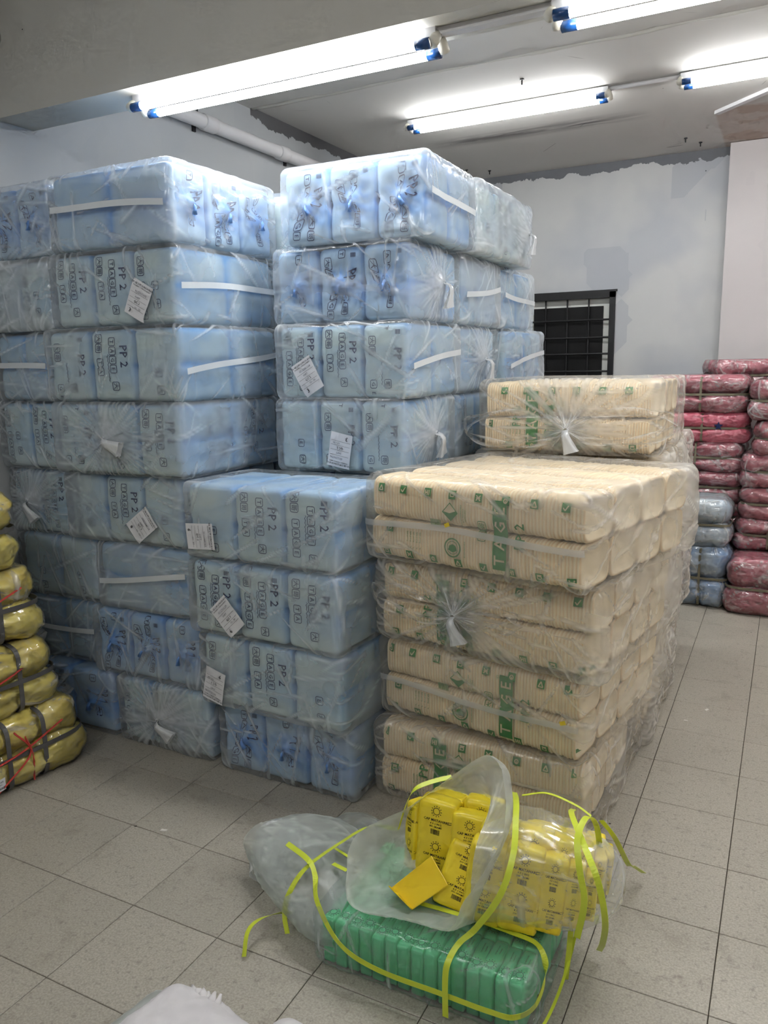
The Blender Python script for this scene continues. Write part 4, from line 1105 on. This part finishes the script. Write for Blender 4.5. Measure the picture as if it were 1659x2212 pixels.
def build_room():
    M['wall'] = wall_mat('back_wall_paint', srgb(196, 197, 196), srgb(180, 183, 187), 2.97, srgb(112, 114, 118), .6)
    M['wall_l'] = wall_mat('left_wall_paint', srgb(186, 189, 190), srgb(180, 184, 187), 2.965, srgb(100, 100, 102), .12, 2.08)
    M['white'] = simple('white_paint', srgb(222, 221, 222), .6, .3, bscale=20)
    M['column'] = wall_mat('column_paint', srgb(200, 195, 194), srgb(194, 189, 189), None, None, .15)
    M['beam'] = wall_mat('beam_paint', srgb(196, 194, 186), srgb(190, 188, 180), None, None, .1)
    M['ceil'] = ceil_mat(); M['tile'] = tile_mat()
    M['grout'] = simple('dark_grout', srgb(62, 56, 48), .9, .1, bscale=200)
    M['black'] = simple('black_painted_steel', srgb(20, 20, 22), .45, .4)
    M['board'] = simple('black_board', srgb(7, 7, 8), .6, .3)
    M['pane'] = simple('grey_window_reveal', srgb(225, 226, 220), .5, .3)
    S = lambda o: tag(o, kind='structure')
    # floor: grout slab, every visible tile its own piece
    fl = S(MB().box(XL-.1, XR, YF, YB+.1, -.1, -.0035).build('floor', M['grout']))
    g = .0022
    def tile_mesh(sx, sy):
        a, b = sx/2-g/2, sy/2-g/2; e = .0012
        v = [(-a, -b, -.004), (a, -b, -.004), (a, b, -.004), (-a, b, -.004), (-a, -b, -e), (a, -b, -e), (a, b, -e), (-a, b, -e), (-a+e, -b+e, 0), (a-e, -b+e, 0), (a-e, b-e, 0), (-a+e, b-e, 0)]
        f = [[8, 9, 10, 11]]
        for k in range(4):
            l = (k+1) % 4; f += [[k, l, 4+l, 4+k], [4+k, 4+l, 8+l, 8+k]]
        return mk_mesh('tile', v, f, M['tile'], False)
    tm = tile_mesh(.3, .3); th = tile_mesh(.3, .2)
    x_i = [-.45]+[.15+.3*i-.3 for i in range(0, 12)]
    rows = [(j*.3-1.65, .3) for j in range(12)] + [(2.1+.15-.3+.0, .3)] if False else [(-1.65+.3*j, .3) for j in range(12)]
    # joint strip between y 1.8+... : narrow cut row, then the grid goes on
    rest = MB(); cnt = 0
    ys = [(-1.65+.3*j, .3) for j in range(13)]+[(2.205, .18)]+[(2.445+.3*j, .3) for j in range(8)]
    ys = [(-1.65+.3*j, .3) for j in range(13)]        # centres up to 1.95
    ys += [(2.25, .3), (2.55, .3), (2.85, .3), (3.15, .3)]
    for (yc, sy) in ys:
        for i in range(13):
            xc = -.45+.3*i
            if yc > .9 and xc < 1.9: continue
            if yc > .6 and xc < 1.1: continue
            link('tile', tm, fl, (xc, yc, 0)); cnt += 1
    def far(x0, x1, y0, y1):
        e = .0012
        nxx = round((x1-x0)/.3); nyy = round((y1-y0)/.3)
        for i in range(nxx):
            for j in range(nyy):
                a, b = x0+i*.3+g/2, y0+j*.3+g/2; rest.box(a, a+.3-g, b, b+.3-g, -.004, 0)
    far(3.3, 5.1-.3, -5.1, 4.5); far(-.6, 3.3, -5.1, -1.8); far(-.6, 3.3, 3.3, 4.5); far(-.6, 1.8, .9, 3.3)
    r = rest.build('far_tiles', M['tile'], fl); r['kind'] = 'stuff'
    # walls
    S(MB().box(XL-.1, XL, YF, YB+.1, 0, CEIL+.1).build('wall_left', M['wall_l']))
    wb = MB(); wx0, wx1, wz0, wz1 = .2, 1.18, .95, 2.055
    wb.box(XL, wx0, YB, YB+.15, 0, CEIL+.1); wb.box(wx1, XR, YB, YB+.15, 0, CEIL+.1); wb.box(wx0, wx1, YB, YB+.15, 0, wz0); wb.box(wx0, wx1, YB, YB+.15, wz1, CEIL+.1)
    S(wb.build('wall_back', M['wall']))
    S(MB().box(XR, XR+.1, YF, YB+.1, 0, CEIL+.1).build('wall_right', M['column']))
    S(MB().box(XL-.1, XR+.1, YF-.1, YF, 0, CEIL+.1).build('wall_front', M['column']))
    cl = S(MB().box(XL, XR, YF, YB, CEIL, CEIL+.1).build('ceiling', M['ceil']))
    # lower plaster layer up to the cracked ledge
    e = MB(); n = 60; vs = []; rs = random.Random(4)
    for i in range(n+1):
        x = XL+(XR-XL)*i/n; y = 2.08+rs.uniform(-.012, .012)
        vs += [(x, .5, CEIL-.012), (x, y, CEIL-.012), (x, y+.004, CEIL+.002)]
    e.raw(vs, [q for i in range(n) for q in ([3*i, 3*i+1, 3*i+4, 3*i+3], [3*i+1, 3*i+2, 3*i+5, 3*i+4])])
    e.build('plaster_ledge', M['ceil'], cl)
    ld = MB(); p = [(XL+(XR-XL)*i/90, 2.1+.006*math.sin(i*.9)+.01*math.sin(i*.23), CEIL-.004-.004*math.sin(i*.4)**2) for i in range(91)]
    ld.tube(p, .012, 6); ld.build('plaster_ridge', M['beam'], cl, True)
    # screws and an odd hanging rod
    for (x, y) in ((.05, 4.2), (.2, 4.32), (1.7, 4.15), (1.78, 4.32), (1.05, 2.45)):
        sc = MB(); sc.tube([(x, y, CEIL), (x, y, CEIL-.03)], .004, 6); sc.tube([(x, y, CEIL-.001), (x, y, CEIL-.006)], .012, 8)
        sc.build('ceiling_screw', M['black'], cl)
    rod = MB(); rod.tube([(-.35, 3.8, CEIL), (-.35, 3.8, CEIL-.13)], .008, 8); rod.tube([(-.35, 3.8, CEIL), (-.35, 3.8, CEIL-.006)], .025, 10)
    rod.build('hanger_rod', M['beam'], cl)
    # beam
    S(MB().box(XL, XR, .31, .5, 2.52, CEIL).build('trim_1', M['beam']))
    col = S(MB().box(1.97, 2.5, 4.44, YB, 0, CEIL-.004).build('trim_2', M['column']))
    # trunking on the far right of the ceiling
    S(MB().raw([(1.93, 3.60, CEIL), (1.955, 3.63, CEIL), (2.7, 2.9, CEIL), (2.67, 2.87, CEIL), (1.93, 3.60, CEIL-.02), (1.955, 3.63, CEIL-.02), (2.7, 2.9, CEIL-.02), (2.67, 2.87, CEIL-.02)],
               [[4, 5, 6, 7][::-1], [0, 1, 5, 4], [1, 2, 6, 5], [2, 3, 7, 6], [3, 0, 4, 7]]).build('trim_3', M['white']))
    # pipe on the left wall
    pp = MB(); yy = [.52, 1.5, 2.0, 3.0, 4.0, 4.55]
    pp.tube([(XL+.05, y, 2.815) for y in yy], .037, 20)
    pipe = pp.build('water_pipe', M['white'], None, True); tag(pipe, 'painted white plastic pipe running level along the left wall near the ceiling', 'pipe')
    for y in (1.62, 2.33):
        q = MB(); q.tube([(XL+.05, y-.05, 2.815), (XL+.05, y-.045, 2.815), (XL+.05, y+.045, 2.815), (XL+.05, y+.05, 2.815)], [.037, .043, .043, .037], 20); q.build('coupling', M['white'], pipe, True)
    for y in (1.55, 2.42, 3.6):
        q = MB(); q.box(XL, XL+.01, y-.012, y+.012, 2.765, 2.865); q.build('pipe_clip', M['black'], pipe)
    pp = MB(); pp.tube([(XL+.05, y, 2.815) for y in (.31, -.2, -2.0, -5.1)], .037, 16); pp2 = pp.build('water_pipe', M['beam'], None, True); tag(pp2, 'stub of grey pipe at the top left corner, near side of the beam', 'pipe')
    # crack in the left wall above the pipe
    ck = MB(); cp = [(XL+.001, 1.60, 2.86), (XL+.001, 1.585, 2.9), (XL+.001, 1.605, 2.93), (XL+.001, 1.6, 2.97)]
    ck.tube(cp, [.002, .006, .003, .002], 5); S(ck.build('trim_4', M['board']))
    # window with black grille
    wn = S(thing('window_1', None, None, (0, 0, 0)))
    fr = MB(); y0, y1 = YB-.02, YB+.1
    for (a, b, c, d) in ((wx0, wx1, wz1-.045, wz1), (wx0, wx1, wz0, wz0+.045), (wx0, wx0+.045, wz0, wz1), (wx1-.045, wx1, wz0, wz1)): fr.box(a, b, y0, y1, c, d)
    fr.build('window_frame', M['black'], wn)
    ex = MB(); ex.box(wx0-.01, wx1+.012, YB-.012, YB-.001, wz1, wz1+.016); ex.build('window_lintel', M['black'], wn)
    for x in (.43, .61, .79, .965): b = MB(); b.tube([(x, YB+.015, wz0+.03), (x, YB+.015, wz1-.03)], .007, 8); b.build('grille_bar', M['black'], wn)
    for z in (1.84, 1.70, 1.57, 1.43, 1.29, 1.15): b = MB(); b.tube([(wx0+.03, YB+.005, z), (wx1-.03, YB+.005, z)], .008, 8); b.build('grille_bar', M['black'], wn)
    b = MB(); b.box(wx0, wx1, YB+.06, YB+.12, wz0, wz1); b.build('window_reveal', M['pane'], wn)
    b = MB(); b.box(.5, 1.075, YB+.045, YB+.059, wz0, 1.95); b.build('black_board', M['board'], wn)
    # light fittings
    te = NT('fluorescent_tube'); em = te.n('ShaderNodeEmission', {'Color': (*TUBE_COLOR, 1), 'Strength': TUBE_STRENGTH}); M['tube'] = te.done(em.outputs[0])
    M['fit'] = simple('white_enamel', srgb(226, 226, 226), .35, .5, bstr=0)
    M['cap'] = simple('blue_lamp_cap', srgb(18, 66, 122), .25, .6, bstr=0)
    M['socket'] = simple('ivory_lamp_holder', srgb(226, 222, 208), .4, .5, bstr=0)
    def fitting(label, x, y, z):
        r = thing('tube_light', label, 'light', (x, y, z), 0, 'twin tube lights')
        MB().box(0, 1.24, -.03, .03, -.03, 0).build('tray', M['fit'], r)
        for s in (-1, 1):
            for xe in (0.0, 1.24):
                q = MB(); d = -1 if xe == 0 else 1
                q.tube([(xe-d*.0, s*.01, -.02), (xe-d*.0, s*.03, -.035), (xe, s*.045, -.05)], [.014, .017, .018], 10); q.build('lamp_holder', M['socket'], r, True)
            q = MB(); q.tube([(.055, s*.045, -.05), (1.185, s*.045, -.05)], .0145, 16, cap=True); tb = q.build('lamp_tube', M['tube'], r, True)
            for (a, b) in ((.012, .058), (1.182, 1.228)):
                q = MB(); q.tube([(a, s*.045, -.05), (b, s*.045, -.05)], .016, 16); q.build('end_cap', M['cap'], tb, True)
    fitting('nearest twin tube light, hanging under the beam at upper left', .19, .405, 2.52)
    fitting('twin tube light under the beam, cut off by the top right edge', 1.79, .405, 2.52)
    fitting('farther twin tube light on the ceiling above the right stack', .205, 2.8, 3.02)
    fitting('farther twin tube light at the right edge of the ceiling', 1.83, 2.8, 3.02)
    fitting('twin tube light beyond the right edge on the far row', 3.45, 2.8, 3.02)
    fitting('twin tube light beyond the right edge under the beam', 3.4, .405, 2.52)
    fitting('twin tube light behind the photographer on the left', .3, -2.6, 3.03)
    fitting('twin tube light behind the photographer on the right', 2.2, -2.6, 3.03)
    for (x0, x1, y, z) in ((1.43, 1.79, .405, 2.52), (1.445, 1.83, 2.8, 3.02)):
        c = MB(); c.box(x0, x1, y-.018, y+.018, z-.02, z-.001) if z < 3 else c.tube([(x0, y, z-.008), (x1, y, z-.008)], .011, 10)
        tag(c.build('conduit', M['white'], None, z > 3), 'flat white cable trunking joining the two lights under the beam' if z < 3 else 'thin white conduit joining the two lights on the far row', 'conduit')
    # scraps on the floor
    M['scrap'] = simple('white_scrap', srgb(225, 222, 214), .7)
    for (x, y, s, a, t) in ((.72, -.28, .012, .4, 'small white scrap of plastic on the tiles left of the parcel'), (2.24, 1.45, .012, 1.2, 'thin white sliver lying on a far tile joint'), (2.17, 1.3, .008, 0, 'tiny white fleck on the tiles right of the beige stack')):
        b = MB(); b.raw([(-s, -s*.35, 0), (s*.8, -s*.5, 0), (s, s*.3, 0), (-s*.7, s*.5, 0), (-s, -s*.35, .002), (s*.8, -s*.5, .003), (s, s*.3, .002), (-s*.7, s*.5, .003)], [[4, 5, 6, 7], [0, 1, 5, 4], [1, 2, 6, 5], [2, 3, 7, 6], [3, 0, 4, 7]])
        tag(b.build('plastic_scrap', M['scrap'], None, False, (x, y, 0), (0, 0, a)), t, 'scrap')
build_room()
build_blue()
build_beige()
build_bundles()
build_foreground()
